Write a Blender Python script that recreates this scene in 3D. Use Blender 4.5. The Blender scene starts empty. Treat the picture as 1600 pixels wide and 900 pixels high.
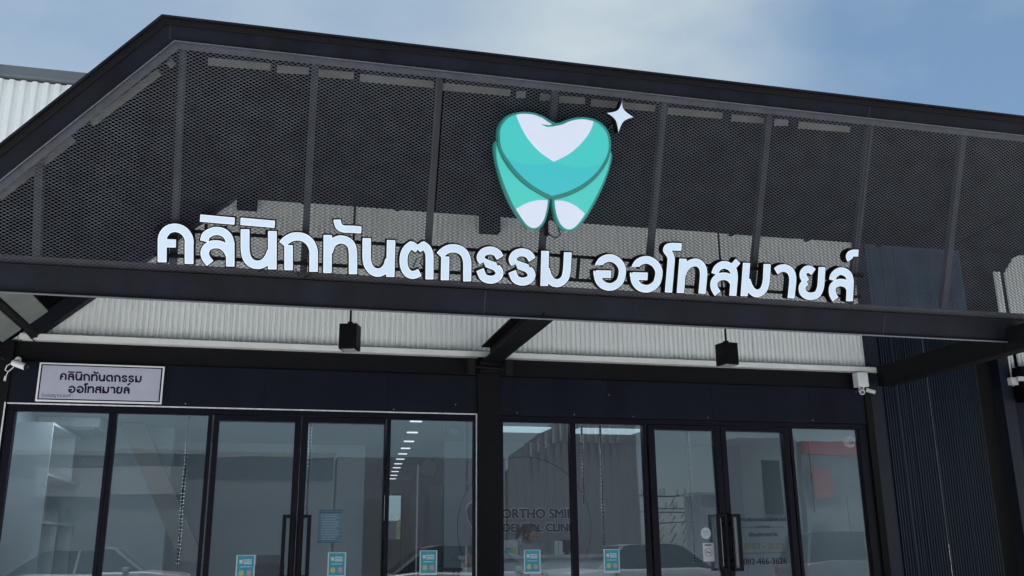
import bpy, bmesh, math, random
import numpy as np
from mathutils import Vector, Matrix, Euler
random.seed(7)
scene = bpy.context.scene
col = scene.collection
R = math.radians

# ------------------------------------------------------------------ camera
CAM = np.array([0.0, -9.5, 1.5]); FPX = 1450.0
RW = np.array([[0.9705005794448308, 0.055458201706841216, 0.2346337852072689],
               [-0.24092388416780297, 0.260137617659865, 0.935031604768389],
               [-0.009181902566818648, -0.9639775971160809, 0.26582491403847053]])
cd = bpy.data.cameras.new('camera'); cam = bpy.data.objects.new('camera', cd); col.objects.link(cam)
cd.sensor_width = 36; cd.lens = FPX / 1600 * 36; cd.clip_end = 2000
m = Matrix.Identity(4)
for i in range(3):
    m[i][0] = RW[i][0]; m[i][1] = -RW[i][1]; m[i][2] = -RW[i][2]; m[i][3] = CAM[i]
cam.matrix_world = m
scene.camera = cam

# ------------------------------------------------------------------ sky, sun, exposure
SUN_EL, SUN_AZ = 80, -18            # azimuth from +Y (behind the clinic) towards +X
w = bpy.data.worlds.new('World'); scene.world = w; w.use_nodes = True
nt = w.node_tree; nt.nodes.clear()
def WN(t, **k):
    n = nt.nodes.new(t)
    for a, b in k.items(): setattr(n, a, b)
    return n
wo = WN('ShaderNodeOutputWorld'); sky = WN('ShaderNodeTexSky', sky_type='NISHITA', sun_disc=False)
sky.sun_elevation = R(SUN_EL); sky.sun_rotation = R(SUN_AZ); sky.air_density = 1.0; sky.dust_density = 1.0; sky.ozone_density = 2.5
b1 = WN('ShaderNodeBackground'); b1.inputs[1].default_value = 0.050
b2 = WN('ShaderNodeBackground'); b2.inputs[0].default_value = (0.80, 0.93, 1.0, 1); b2.inputs[1].default_value = 0.325
tc = WN('ShaderNodeTexCoord'); mp = WN('ShaderNodeMapping'); mp.inputs['Scale'].default_value = (1.2, 1.2, 2.4)
mp.inputs['Location'].default_value = (0.35, 0.2, 0.1)
nz = WN('ShaderNodeTexNoise'); nz.inputs['Scale'].default_value = 1.7; nz.inputs['Detail'].default_value = 7; nz.inputs['Roughness'].default_value = 0.5
rp = WN('ShaderNodeMapRange'); rp.inputs[1].default_value = 0.36; rp.inputs[2].default_value = 0.72; rp.inputs[3].default_value = 0.10; rp.inputs[4].default_value = 0.8
mx = WN('ShaderNodeMixShader')
L_ = nt.links.new
L_(tc.outputs['Generated'], mp.inputs[0]); L_(mp.outputs[0], nz.inputs[0]); L_(nz.outputs[0], rp.inputs[0])
tint = WN('ShaderNodeMix', data_type='RGBA', blend_type='MULTIPLY'); tint.inputs[0].default_value = 1; tint.inputs[7].default_value = (.86, 1.04, 1.03, 1)
L_(sky.outputs[0], tint.inputs[6]); L_(tint.outputs[2], b1.inputs[0])
cdir = RW @ np.array([1000 - 800.0, 95 - 450.0, FPX]); cdir = cdir / np.linalg.norm(cdir)      # one soft bright cloud low over the roof
dot = WN('ShaderNodeVectorMath', operation='DOT_PRODUCT'); dot.inputs[1].default_value = tuple(cdir)
L_(tc.outputs['Generated'], dot.inputs[0]); cr_ = WN('ShaderNodeMapRange'); cr_.interpolation_type = 'SMOOTHSTEP'
cr_.inputs[1].default_value = .978; cr_.inputs[2].default_value = 1.0; cr_.inputs[4].default_value = 1.15; L_(dot.outputs['Value'], cr_.inputs[0])
ad = WN('ShaderNodeMath', operation='ADD', use_clamp=True); cm = WN('ShaderNodeMath', operation='MULTIPLY'); L_(cr_.outputs[0], cm.inputs[0]); L_(nz.outputs[0], cm.inputs[1])
L_(rp.outputs[0], ad.inputs[0]); L_(cm.outputs[0], ad.inputs[1]); L_(ad.outputs[0], mx.inputs[0]); L_(b1.outputs[0], mx.inputs[1]); L_(b2.outputs[0], mx.inputs[2]); L_(mx.outputs[0], wo.inputs[0])
sd = bpy.data.lights.new('sun', 'SUN'); sd.energy = 5.0; sd.angle = R(1.5); sd.color = (1, 0.965, 0.92)
so = bpy.data.objects.new('sun', sd); col.objects.link(so)
sv = Vector((math.sin(R(SUN_AZ)) * math.cos(R(SUN_EL)), math.cos(R(SUN_AZ)) * math.cos(R(SUN_EL)), math.sin(R(SUN_EL))))
so.rotation_euler = sv.to_track_quat('Z', 'Y').to_euler(); so.location = (0, 30, 40)
scene.view_settings.view_transform = 'Standard'; scene.view_settings.look = 'None'
scene.view_settings.exposure = 1.15; scene.view_settings.gamma = 1
scene.cycles.max_bounces = 8; scene.cycles.transparent_max_bounces = 12

# ------------------------------------------------------------------ materials
MATS = {}
def mat(name, color, rough=0.5, metal=0.0, noise=0.0, nscale=8.0, bump=0.0, bscale=60.0, emit=None, estr=0.0, spec=0.5, stretch=None, dust=None, dustamt=0.0):
    if name in MATS: return MATS[name]
    M = bpy.data.materials.new(name); M.use_nodes = True; MATS[name] = M
    t = M.node_tree; B = t.nodes['Principled BSDF']
    B.inputs['Base Color'].default_value = (*color, 1); B.inputs['Roughness'].default_value = rough
    B.inputs['Metallic'].default_value = metal; B.inputs['Specular IOR Level'].default_value = spec
    tcn = t.nodes.new('ShaderNodeTexCoord'); mpn = t.nodes.new('ShaderNodeMapping')
    if stretch: mpn.inputs['Scale'].default_value = stretch
    t.links.new(tcn.outputs['Object'], mpn.inputs[0])
    if noise or dustamt:
        n = t.nodes.new('ShaderNodeTexNoise'); n.inputs['Scale'].default_value = nscale; n.inputs['Detail'].default_value = 6; n.inputs['Roughness'].default_value = .6
        t.links.new(mpn.outputs[0], n.inputs[0])
        mr = t.nodes.new('ShaderNodeMapRange'); mr.inputs[1].default_value = .3; mr.inputs[2].default_value = .7
        t.links.new(n.outputs[0], mr.inputs[0])
        mc = t.nodes.new('ShaderNodeMix'); mc.data_type = 'RGBA'
        lo = tuple(max(0, c * (1 - noise)) for c in color); hi = tuple(min(1, c * (1 + noise)) for c in color)
        if dustamt: hi = tuple(c * (1 - dustamt) + d * dustamt for c, d in zip(hi, dust))
        mc.inputs[6].default_value = (*lo, 1); mc.inputs[7].default_value = (*hi, 1)
        t.links.new(mr.outputs[0], mc.inputs[0]); t.links.new(mc.outputs[2], B.inputs['Base Color'])
        r2 = t.nodes.new('ShaderNodeMapRange'); r2.inputs[3].default_value = max(.03, rough - .08); r2.inputs[4].default_value = min(1, rough + .12)
        t.links.new(n.outputs[0], r2.inputs[0]); t.links.new(r2.outputs[0], B.inputs['Roughness'])
    if bump:
        n2 = t.nodes.new('ShaderNodeTexNoise'); n2.inputs['Scale'].default_value = bscale; n2.inputs['Detail'].default_value = 3
        t.links.new(mpn.outputs[0], n2.inputs[0])
        bp = t.nodes.new('ShaderNodeBump'); bp.inputs['Strength'].default_value = bump; bp.inputs['Distance'].default_value = .01
        t.links.new(n2.outputs[0], bp.inputs['Height']); t.links.new(bp.outputs[0], B.inputs['Normal'])
    if emit:
        B.inputs['Emission Color'].default_value = (*emit, 1); B.inputs['Emission Strength'].default_value = estr
    return M

STEEL = mat('painted_black_steel', (0.0042, 0.0055, 0.0115), .55, 0, .35, 3.5, .12, 25, spec=.13, stretch=(1, 1, .35), dust=(.10, .10, .11), dustamt=.05)
STEELD = mat('matt_black_steel', (0.003, 0.003, 0.004), .65, 0, .3, 7, .1, 40, spec=.2)
MESHM = mat('expanded_metal', (0.083, 0.090, 0.112), .5, 0.0, .3, 6, spec=.3)
ROOFU = mat('dark_roof_underside', (0.0015, 0.0015, 0.002), .95, 0, .3, 3, spec=.1)
PALE = mat('pale_closure_strip', (0.15, 0.15, 0.14), .6, 0, .2, 4)
WALLM = mat('pale_corrugated_steel', (0.78, 0.80, 0.79), .45, 0, .04, 2.5, 0, 10, stretch=(1, 1, .25), dust=(.30, .28, .25), dustamt=.10)
FLASH = mat('pale_flashing', (0.70, 0.71, 0.69), .5, 0, .12, 5, .1, 30, dust=(.25, .24, .2), dustamt=.15)
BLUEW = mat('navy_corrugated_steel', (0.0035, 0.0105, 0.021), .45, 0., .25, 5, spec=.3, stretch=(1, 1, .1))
FASC = mat('charcoal_fascia', (0.0044, 0.0054, 0.0128), .5, 0, .35, 2.2, .05, 12, spec=.14, stretch=(1, 1, .3), dust=(.06, .06, .07), dustamt=.03)
FASD = mat('black_beam_paint', (0.002, 0.002, 0.003), .7, 0, .2, 3, spec=.2)
ALU = mat('black_aluminium', (0.0025, 0.003, 0.0075), .4, 0, .2, 10, spec=.15)
CAULK = mat('white_sealant', (0.62, 0.62, 0.62), .7, 0, .2, 20)
LETTER = mat('lit_white_acrylic', (0.44, 0.51, 0.60), .35, 0, .05, 3, emit=(0.60, 0.80, 1.0), estr=.10)
LEDGE = mat('letter_trim', (0.62, 0.65, 0.68), .3, emit=(0.9, 0.97, 1.0), estr=.14)
BLK = mat('black_acrylic', (0.003, 0.003, 0.004), .5, spec=.1)
TRIM = mat('teal_trim', (0.012, 0.13, 0.115), .35, emit=(0.02, .28, .24), estr=0.1)
TEAL = mat('turquoise_acrylic', (0.035, .37, .35), .35, emit=(.06, .64, .60), estr=0.12)
TEAL2 = mat('mint_acrylic', (0.045, .38, .34), .35, emit=(.06, .68, .60), estr=0.12)
TEAL3 = mat('deep_turquoise_acrylic', (0.03, .35, .38), .35, emit=(.03, .48, .50), estr=0.13)
TOOTHW = mat('pale_lilac_acrylic', (0.52, .55, .63), .35, emit=(.66, .74, .92), estr=0.09)
WHITEP = mat('white_paint', (0.74, 0.75, 0.75), .6, 0, .04, 3)
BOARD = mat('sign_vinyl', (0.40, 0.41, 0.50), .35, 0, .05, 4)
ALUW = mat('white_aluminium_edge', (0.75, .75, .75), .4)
INKM = mat('dark_purple_ink', (0.012, 0.005, 0.03), .5, spec=.1)
PLASW = mat('white_plastic', (0.66, .67, .68), .4, 0, .08, 9)
PLASG = mat('grey_plastic', (0.35, .36, .38), .4)
LENS = mat('camera_lens_glass', (0.004, 0.004, 0.006), .08)
IWALL = mat('interior_white_wall', (0.60, 0.64, 0.65), .8, 0, .03, 2)
ICEIL = mat('interior_ceiling', (0.50, 0.53, 0.54), .85)
IFLOOR = mat('interior_floor_tile', (0.30, 0.31, 0.31), .25, 0, .08, 3)
IDARK = mat('interior_dark_panel', (0.04, 0.045, 0.05), .5)
LAMPE = mat('ceiling_lamp_glow', (0.8, .8, .8), .5, emit=(1, 1, 1), estr=.65)
NAVY = mat('navy_letter_paint', (0.02, .04, .10), .4)
SHELF = mat('white_laminate', (0.66, .70, .71), .5, 0, .03, 3)
SKIN = mat('skin', (0.42, .26, .19), .55, 0, .06, 20)
HAIR = mat('dark_hair', (0.012, .009, .009), .45, 0, .3, 60, .4, 120)
CLOTH = mat('pale_uniform', (0.30, .34, .38), .8, 0, .1, 30)
POSTW = mat('poster_white', (0.55, .60, .62), .5)
POSTT = mat('poster_teal', (0.03, .30, .38), .5, 0, .15, 30)
POSTY = mat('poster_yellow', (0.42, .46, .20), .5)
POSTR = mat('poster_coral', (0.48, .28, .28), .5)
PAPER = mat('notice_paper', (0.07, .14, .20), .6, 0, .15, 25)
PAPERL = mat('notice_pale_line', (0.25, .33, .38), .6)
CHROME = mat('blind_chain_metal', (0.70, .72, .74), .25, .6)
ASPH = mat('concrete_ground', (0.57, .58, .585), .85, 0, .15, .6, .2, 12)
ROADM = mat('asphalt', (0.055, .055, .055), .9, 0, .2, 1.2, .3, 40)
PAVE = mat('pavement_tile', (0.30, .30, .29), .7, 0, .1, 3)
LINE = mat('road_paint', (0.7, .7, .68), .6)
RED = mat('red_cladding', (0.26, .035, .04), .5)
GREYB = mat('grey_render', (0.19, .215, .24), .8, 0, .1, 1)
SHUT = mat('roller_shutter', (0.16, .18, .20), .5)
LIME = mat('lime_sign', (0.28, .32, .05), .5)
OLIVE = mat('olive_vinyl_lettering', (0.13, .14, .04), .5)
RUB = mat('tyre_rubber', (0.012, .012, .012), .8)
DGL = mat('car_glass', (0.01, .012, .015), .05)
REDL = mat('tail_lamp_red', (0.35, .01, .01), .2)

def glass(name, tint, ior, mult):
    M = bpy.data.materials.new(name); M.use_nodes = True; t = M.node_tree; t.nodes.clear()
    o = t.nodes.new('ShaderNodeOutputMaterial'); mxs = t.nodes.new('ShaderNodeMixShader')
    tr = t.nodes.new('ShaderNodeBsdfTransparent'); tr.inputs[0].default_value = (*tint, 1)
    gl = t.nodes.new('ShaderNodeBsdfGlossy'); gl.inputs['Roughness'].default_value = 0.0; gl.inputs[0].default_value = (.92, .96, 1, 1)
    fr = t.nodes.new('ShaderNodeFresnel'); fr.inputs[0].default_value = ior
    mu = t.nodes.new('ShaderNodeMath'); mu.operation = 'MULTIPLY'; mu.inputs[1].default_value = mult; mu.use_clamp = True
    n = t.nodes.new('ShaderNodeTexNoise'); n.inputs['Scale'].default_value = 1.6; n.inputs['Detail'].default_value = 1
    bp = t.nodes.new('ShaderNodeBump'); bp.inputs['Strength'].default_value = .025; bp.inputs['Distance'].default_value = .02
    tcn = t.nodes.new('ShaderNodeTexCoord'); t.links.new(tcn.outputs['Object'], n.inputs[0]); t.links.new(n.outputs[0], bp.inputs['Height'])
    t.links.new(bp.outputs[0], gl.inputs['Normal'])
    df = t.nodes.new('ShaderNodeBsdfDiffuse'); df.inputs[0].default_value = (.22, .30, .33, 1)     # pale diffuse layer painting in the haze of reflected sky
    mx0 = t.nodes.new('ShaderNodeMixShader'); mx0.inputs[0].default_value = .032
    t.links.new(tr.outputs[0], mx0.inputs[1]); t.links.new(df.outputs[0], mx0.inputs[2])
    t.links.new(fr.outputs[0], mu.inputs[0]); t.links.new(mu.outputs[0], mxs.inputs[0])
    t.links.new(mx0.outputs[0], mxs.inputs[1]); t.links.new(gl.outputs[0], mxs.inputs[2]); t.links.new(mxs.outputs[0], o.inputs[0])
    MATS[name] = M
    return M
GLASS = glass('shop_glass', (.56, .65, .71), 1.7, 2.5)
CGLASS = glass('clear_glass', (.85, .88, .9), 1.5, 1.0)

# ------------------------------------------------------------------ builders
class MB:
    def __init__(s): s.v = []; s.f = []
    def quad(s, a, b, c, d):
        n = len(s.v); s.v += [tuple(a), tuple(b), tuple(c), tuple(d)]; s.f.append((n, n + 1, n + 2, n + 3)); return s
    def box(s, x0, x1, y0, y1, z0, z1):
        n = len(s.v)
        s.v += [(x0, y0, z0), (x1, y0, z0), (x1, y1, z0), (x0, y1, z0), (x0, y0, z1), (x1, y0, z1), (x1, y1, z1), (x0, y1, z1)]
        s.f += [tuple(n + i for i in q) for q in ((0, 3, 2, 1), (4, 5, 6, 7), (0, 1, 5, 4), (1, 2, 6, 5), (2, 3, 7, 6), (3, 0, 4, 7))]
        return s
    def bar(s, a, b, w, h, up=(0, 0, 1)):
        a = Vector(a); b = Vector(b); d = (b - a).normalized(); up = Vector(up)
        x = d.cross(up).normalized(); z = x.cross(d).normalized(); n = len(s.v)
        for p in (a, b):
            for sx, sz in ((-1, -1), (1, -1), (1, 1), (-1, 1)): s.v.append(tuple(p + x * sx * w / 2 + z * sz * h / 2))
        s.f += [tuple(n + i for i in q) for q in ((0, 1, 2, 3), (7, 6, 5, 4), (0, 4, 5, 1), (1, 5, 6, 2), (2, 6, 7, 3), (3, 7, 4, 0))]
        return s
    def prism(s, pts, n3, depth):      # convex or simple polygon pts (3D), pushed along n3
        n = len(s.v); k = len(pts); off = Vector(n3) * depth
        s.v += [tuple(p) for p in pts] + [tuple(Vector(p) + off) for p in pts]
        s.f.append(tuple(range(n + k - 1, n - 1, -1))); s.f.append(tuple(range(n + k, n + 2 * k)))
        for i in range(k):
            j = (i + 1) % k; s.f.append((n + i, n + j, n + k + j, n + k + i))
        return s
    def tube(s, pts, r, seg=8, caps=True):
        pts = [Vector(p) for p in pts]; n = len(s.v); rr = r if isinstance(r, (list, tuple)) else [r] * len(pts)
        ref = Vector((0, 0, 1))
        for i, p in enumerate(pts):
            d = (pts[min(i + 1, len(pts) - 1)] - pts[max(i - 1, 0)]).normalized()
            rf = ref if abs(d.dot(ref)) < .95 else Vector((1, 0, 0))
            x = d.cross(rf).normalized(); y = d.cross(x).normalized()
            for k in range(seg):
                a = 2 * math.pi * k / seg; s.v.append(tuple(p + (x * math.cos(a) + y * math.sin(a)) * rr[i]))
        for i in range(len(pts) - 1):
            for k in range(seg):
                k2 = (k + 1) % seg; s.f.append((n + i * seg + k, n + i * seg + k2, n + (i + 1) * seg + k2, n + (i + 1) * seg + k))
        if caps:
            s.f.append(tuple(n + k for k in range(seg - 1, -1, -1))); s.f.append(tuple(n + (len(pts) - 1) * seg + k for k in range(seg)))
        return s
    def mesh(s, name, mt):
        me = bpy.data.meshes.new(name); me.from_pydata(s.v, [], s.f); me.update()
        if mt: me.materials.append(mt)
        return me
    def build(s, name, mt, parent=None, bevel=0, smooth=False, fix=True):
        me = s.mesh(name, mt)
        if fix:
            bm = bmesh.new(); bm.from_mesh(me); bmesh.ops.recalc_face_normals(bm, faces=bm.faces); bm.to_mesh(me); bm.free()
        if smooth: me.shade_smooth()
        return link(name, me, parent, bevel)
def link(name, me, parent=None, bevel=0):
    o = bpy.data.objects.new(name, me); col.objects.link(o)
    if parent is not None: o.parent = parent
    if bevel:
        b = o.modifiers.new('bevel', 'BEVEL'); b.width = bevel; b.segments = 2; b.limit_method = 'ANGLE'; b.angle_limit = R(50)
    return o
def tag(o, label=None, cat=None, group=None, kind=None):
    if label: o['label'] = label
    if cat: o['category'] = cat
    if group: o['group'] = group
    if kind: o['kind'] = kind
    return o
def thing(name, label, cat, loc=(0, 0, 0), group=None, rot=None):
    o = bpy.data.objects.new(name, None); col.objects.link(o); o.location = loc; o.empty_display_size = .1
    if rot is not None: o.rotation_euler = rot
    return tag(o, label, cat, group)
def bx(name, mt, parent, *a, bevel=0): return MB().box(*a).build(name, mt, parent, bevel)
def copy_tree(o, parent=None):
    c = o.copy(); col.objects.link(c); c.parent = parent
    for ch in [x for x in bpy.data.objects if x.parent == o]: copy_tree(ch, c)
    return c

# point on a vertical plane (world Y = yw) seen at photograph pixel px,py: used to read sizes off the photograph
def Q(px, py, yw):
    d = RW @ np.array([px - 800.0, py - 450.0, FPX]); return CAM + d * (yw - CAM[1]) / d[1]
LEAN = R(21)
SO = np.array([0, -2.2, 3.5]); SN = np.array([0, math.cos(LEAN), math.sin(LEAN)]); SV = np.array([0, -math.sin(LEAN), math.cos(LEAN)])
def S(px, py, off=0.0):                # the same on the leaning screen plane -> (u, v)
    d = RW @ np.array([px - 800.0, py - 450.0, FPX]); o = SO - SN * off
    p = CAM + d * (((o - CAM) @ SN) / (d @ SN)); return float(p[0]), float((p - SO) @ SV)
def W(u, v, off=0.0):                  # screen plane coordinates -> world; off > 0 is outwards (towards the car park)
    p = SO + np.array([u, 0, 0]) + SV * v - SN * off; return Vector(p)
SROT = Matrix(((1, 0, 0), (0, SV[1], -SN[1]), (0, SV[2], -SN[2]))).to_euler()

def fill_curve(name, loops, z0, z1, mt, parent=None):
    """flat plate with the given outline loops (holes allowed) between local z0 and z1"""
    cu = bpy.data.curves.new(name, 'CURVE'); cu.dimensions = '2D'; cu.fill_mode = 'BOTH'; cu.extrude = (z1 - z0) / 2
    for lp in loops:
        sp = cu.splines.new('POLY'); sp.points.add(len(lp) - 1); sp.use_cyclic_u = True
        for i, p in enumerate(lp): sp.points[i].co = (p[0], p[1], 0, 1)
    tmp = bpy.data.objects.new('tmp', cu); me = bpy.data.meshes.new_from_object(tmp); bpy.data.objects.remove(tmp); bpy.data.curves.remove(cu)
    me.transform(Matrix.Translation((0, 0, (z0 + z1) / 2))); me.materials.clear(); me.materials.append(mt); me.name = name
    return link(name, me, parent)
def text_mesh(name, s, size, depth, mt, parent, mtx, align='CENTER', offset=0):
    cu = bpy.data.curves.new(name, 'FONT'); cu.body = s; cu.size = size; cu.extrude = depth; cu.align_x = align; cu.offset = offset
    cu.resolution_u = 3
    tmp = bpy.data.objects.new('tmp', cu); me = bpy.data.meshes.new_from_object(tmp); bpy.data.objects.remove(tmp); bpy.data.curves.remove(cu)
    me.transform(mtx); me.materials.clear(); me.materials.append(mt); me.name = name
    return link(name, me, parent)
FRONT = Matrix(((1, 0, 0, 0), (0, 0, -1, 0), (0, 1, 0, 0), (0, 0, 0, 1)))      # xy drawing -> upright, facing -Y
def at_front(x, y, z): return Matrix.Translation((x, y, z)) @ FRONT

# ---- strokes -> outline by signed distance and marching squares
def spline(pts, n=7):
    P_ = [np.array(p, float) for p in pts]; out = []
    for i in range(len(P_) - 1):
        p0 = P_[max(i - 1, 0)]; p1 = P_[i]; p2 = P_[i + 1]; p3 = P_[min(i + 2, len(P_) - 1)]
        for k in range(n):
            t = k / n
            out.append(.5 * ((2 * p1) + (-p0 + p2) * t + (2 * p0 - 5 * p1 + 4 * p2 - p3) * t * t + (-p0 + 3 * p1 - 3 * p2 + p3) * t ** 3))
    out.append(P_[-1]); return out
def seg_sdf(X, Y, path, hw):
    best = np.full(X.shape, 9.0); n = len(path)
    for i in range(n - 1):
        a = path[i]; b = path[i + 1]; L = math.hypot(b[0] - a[0], b[1] - a[1])
        if L < 1e-7: continue
        dx = (b[0] - a[0]) / L; dy = (b[1] - a[1]) / L
        al = (X - a[0]) * dx + (Y - a[1]) * dy; pe = np.abs((X - a[0]) * -dy + (Y - a[1]) * dx)
        over0 = -al; over1 = al - L
        ex = np.maximum(np.maximum(over0, over1), 0)
        d = np.where(ex > 0, np.hypot(ex, pe), pe) - hw
        if i == 0: d = np.where(over0 > -hw, np.maximum(pe - hw, over0), d)
        if i == n - 2: d = np.where(over1 > -hw, np.maximum(pe - hw, over1), d)
        if i == 0 and n == 2: d = np.maximum(pe - hw, np.maximum(over0, over1))
        best = np.minimum(best, d)
    for e, q in ((path[0], path[1]), (path[-1], path[-2])):           # square-cut ends
        L = math.hypot(e[0] - q[0], e[1] - q[1]); dx = (e[0] - q[0]) / L; dy = (e[1] - q[1]) / L
        al = (X - e[0]) * dx + (Y - e[1]) * dy; pe = np.abs((X - e[0]) * -dy + (Y - e[1]) * dx)
        best = np.where((al > -.3 * hw) & (al < 1.3 * hw) & (pe < 1.5 * hw), np.maximum(best, np.where(al > -.3 * hw, al, -9)), best)
    return best
def contour(F, x0, y0, h, level):
    G = F - level; ny, nx = G.shape; inside = G < 0; segs = {}
    def key(j, i, e): return (j, i, e)
    def pt(k):
        j, i, e = k
        if e == 0: a = G[j, i]; b = G[j, i + 1]; t = a / (a - b); return (x0 + (i + t) * h, y0 + j * h)
        a = G[j, i]; b = G[j + 1, i]; t = a / (a - b); return (x0 + i * h, y0 + (j + t) * h)
    s = inside[:-1, :-1].astype(int) + inside[:-1, 1:] + inside[1:, 1:] + inside[1:, :-1]
    js, is_ = np.where((s > 0) & (s < 4))
    nxt = {}
    for j, i in zip(js, is_):
        c = (inside[j, i], inside[j, i + 1], inside[j + 1, i + 1], inside[j + 1, i])
        e = [(j, i, 0), (j, i + 1, 1), (j + 1, i, 0), (j, i, 1)]       # bottom right top left
        cr = [k for k in range(4) if c[k] != c[(k + 1) % 4]]
        if len(cr) == 2:
            a, b = cr
            if c[(a + 1) % 4]: nxt[e[a]] = e[b]
            else: nxt[e[b]] = e[a]
        else:
            for k in range(4):
                if c[k]: nxt[e[(k + 3) % 4]] = e[k]
    loops = []
    while nxt:
        k0, k = nxt.popitem(); lp = [pt(k0)]
        while k != k0 and k in nxt:
            lp.append(pt(k)); k = nxt.pop(k)
        if len(lp) > 8: loops.append(simplify(lp, .0006))
    return loops
def simplify(p, tol):
    p = np.array(p); n = len(p); keep = np.zeros(n, bool); far = int(np.argmax(((p - p[0]) ** 2).sum(1))); keep[0] = keep[far] = True
    st = [(0, far), (far, n)]
    while st:
        a, b = st.pop()
        if b - a < 2: continue
        A = p[a]; B = p[b % n]; d = B - A; L = np.hypot(*d) + 1e-12; q = p[a + 1:b]
        e = np.abs((q[:, 0] - A[0]) * d[1] - (q[:, 1] - A[1]) * d[0]) / L; k = int(np.argmax(e))
        if e[k] > tol: keep[a + 1 + k] = True; st += [(a, a + 1 + k), (a + 1 + k, b)]
    return p[keep].tolist()
def stroke_field(strokes, h, pad, scale=1.0):
    allp = np.array([q for s, hw in strokes for q in s]); x0, y0 = allp.min(0) - pad; x1, y1 = allp.max(0) + pad
    X, Y = np.meshgrid(np.arange(x0, x1, h), np.arange(y0, y1, h)); F = np.full(X.shape, 9.0)
    for s, hw in strokes: F = np.minimum(F, seg_sdf(X, Y, s, hw * scale))
    return F, x0, y0

# ------------------------------------------------------------------ the setting
MB().quad((-300, -300, 0), (300, -300, 0), (300, 300, 0), (-300, 300, 0)).build('ground', ASPH); tag(bpy.data.objects['ground'], kind='structure')
o = MB().quad((-120, -19.5, .004), (120, -19.5, .004), (120, -12.8, .004), (-120, -12.8, .004)).build('road', ROADM); tag(o, kind='structure')
o = MB()
for x in np.arange(-60, 60, 4.0): o.box(x, x + 1.6, -16.2, -16.08, .006, .009)
tag(o.build('road_marking', LINE), kind='structure')
pv = bpy.data.objects.new('pavement', None); col.objects.link(pv); tag(pv, kind='structure')
bx('kerb', FLASH, pv, -3.2, 9.6, -1.72, -1.60, 0, .13)
sl = MB().box(-.298, .298, -.298, .298, 0, .13).mesh('paving_tile', PAVE)
for i in range(21):
    for j in range(3):
        t = link('paving_tile', sl, pv); t.location = (-2.9 + i * .6, -1.29 + j * .6 - .01, random.uniform(-.003, 0))

# ------------------------------------------------------------------ clinic building
bld = thing('clinic_building', 'single storey clinic with pale corrugated wall, charcoal fascia and black framed glass shopfront', 'building')
def corrugated(name, mt, parent, x0, x1, y, zlo, zhi, pitch=.055, depth=.024, prof=None, thick=.0):
    """sheet with pressed ribs, front face at y; zlo/zhi may be functions of x"""
    prof = prof or [(0, 0), (.14, 1), (.56, 1), (.72, 0)]
    fl = zlo if callable(zlo) else (lambda x: zlo); fh = zhi if callable(zhi) else (lambda x: zhi)
    mb = MB(); xs = []; x = x0
    while x < x1:
        for t, d in prof:
            xx = x + t * pitch
            if xx < x1: xs.append((xx, y - d * depth))
        x += pitch
    xs.append((x1, y)); n = 0
    for k in range(len(xs) - 1):
        (a, ya), (b, yb) = xs[k], xs[k + 1]
        if fh(a) <= fl(a) and fh(b) <= fl(b): continue
        mb.quad((a, ya, fl(a)), (b, yb, fl(b)), (b, yb, max(fl(b), fh(b))), (a, ya, max(fl(a), fh(a))))
    return mb.build(name, mt, parent, fix=False)
WTOP = 5.35
def wall_hi(x): return WTOP
sheetw = .055 * 15
x = -3.0; k = 0
while x < 6.79:
    x1 = min(x + sheetw, 6.79)
    corrugated('cladding_sheet', WALLM, bld, x, x1, .03 + (k % 2) * .004, 3.42, WTOP); x = x1; k += 1
bx('ledge_flashing', FLASH, bld, -2.42, 6.93, -.11, .028, 3.405, 3.418, bevel=.003)
bx('ledge_lip', FLASH, bld, -2.42, 6.93, -.112, -.105, 3.40, 3.455)
MB().prism([(-2.42, -.105, 3.455), (-2.42, .03, 3.495), (-2.42, .03, 3.485), (-2.42, -.105, 3.448)], (1, 0, 0), 9.35).build('ledge_slope', FLASH, bld)
bx('header_beam', FASD, bld, -2.6, 6.68, .0, .2, 3.21, 3.40)
# fascia boards
fx = [-2.6, -1.38, -.16, 1.06, 1.99]; fy = [2.22, 3.44, 4.66, 5.88, 6.60]
for a, b in list(zip(fx, fx[1:])) + list(zip(fy, fy[1:])):
    bx('fascia_board', FASC, bld, a + .0008, b - .0008, -.03, .1, 2.80, 3.208, bevel=.001)
scr = MB().tube([(0, 0, 0), (0, -.004, 0)], [.006, .004], 8).mesh('screw', PLASG)
for x_, z_ in ((3.45, 3.05), (2.42, 2.83), (3.05, 2.825), (3.72, 2.822), (1.76, 2.90), (1.12, 2.835), (-.9, 2.84), (4.6, 2.83), (5.9, 2.83), (6.5, 3.17)):
    q_ = link('screw', scr, bld); q_.location = (x_, -.031, z_)
# back fill and columns
bx('wall_core', IWALL, bld, -2.62, 6.79, .1, .22, 2.86, 5.3)
bx('column', FASD, bld, 1.99, 2.22, -.07, .16, 0, 3.40, bevel=.004)
bx('column', FASD, bld, 6.60, 6.685, -.05, .2, 0, 3.40, bevel=.004)
bx('column', FASD, bld, -2.72, -2.47, -.05, .2, 0, 3.40, bevel=.004)
bx('corner_flashing', mat('navy_flashing', (.006, .0085, .018), .45, 0, .2, 4, spec=.3), bld, 6.69, 6.85, -.02, .3, 0, 5.3, bevel=.003)
bx('column', FASD, bld, 8.26, 8.44, .04, .3, 0, 5.3)
bx('corner_flashing', MATS['navy_flashing'], bld, 8.50, 8.66, -.06, .3, 0, 3.9, bevel=.003)
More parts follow.
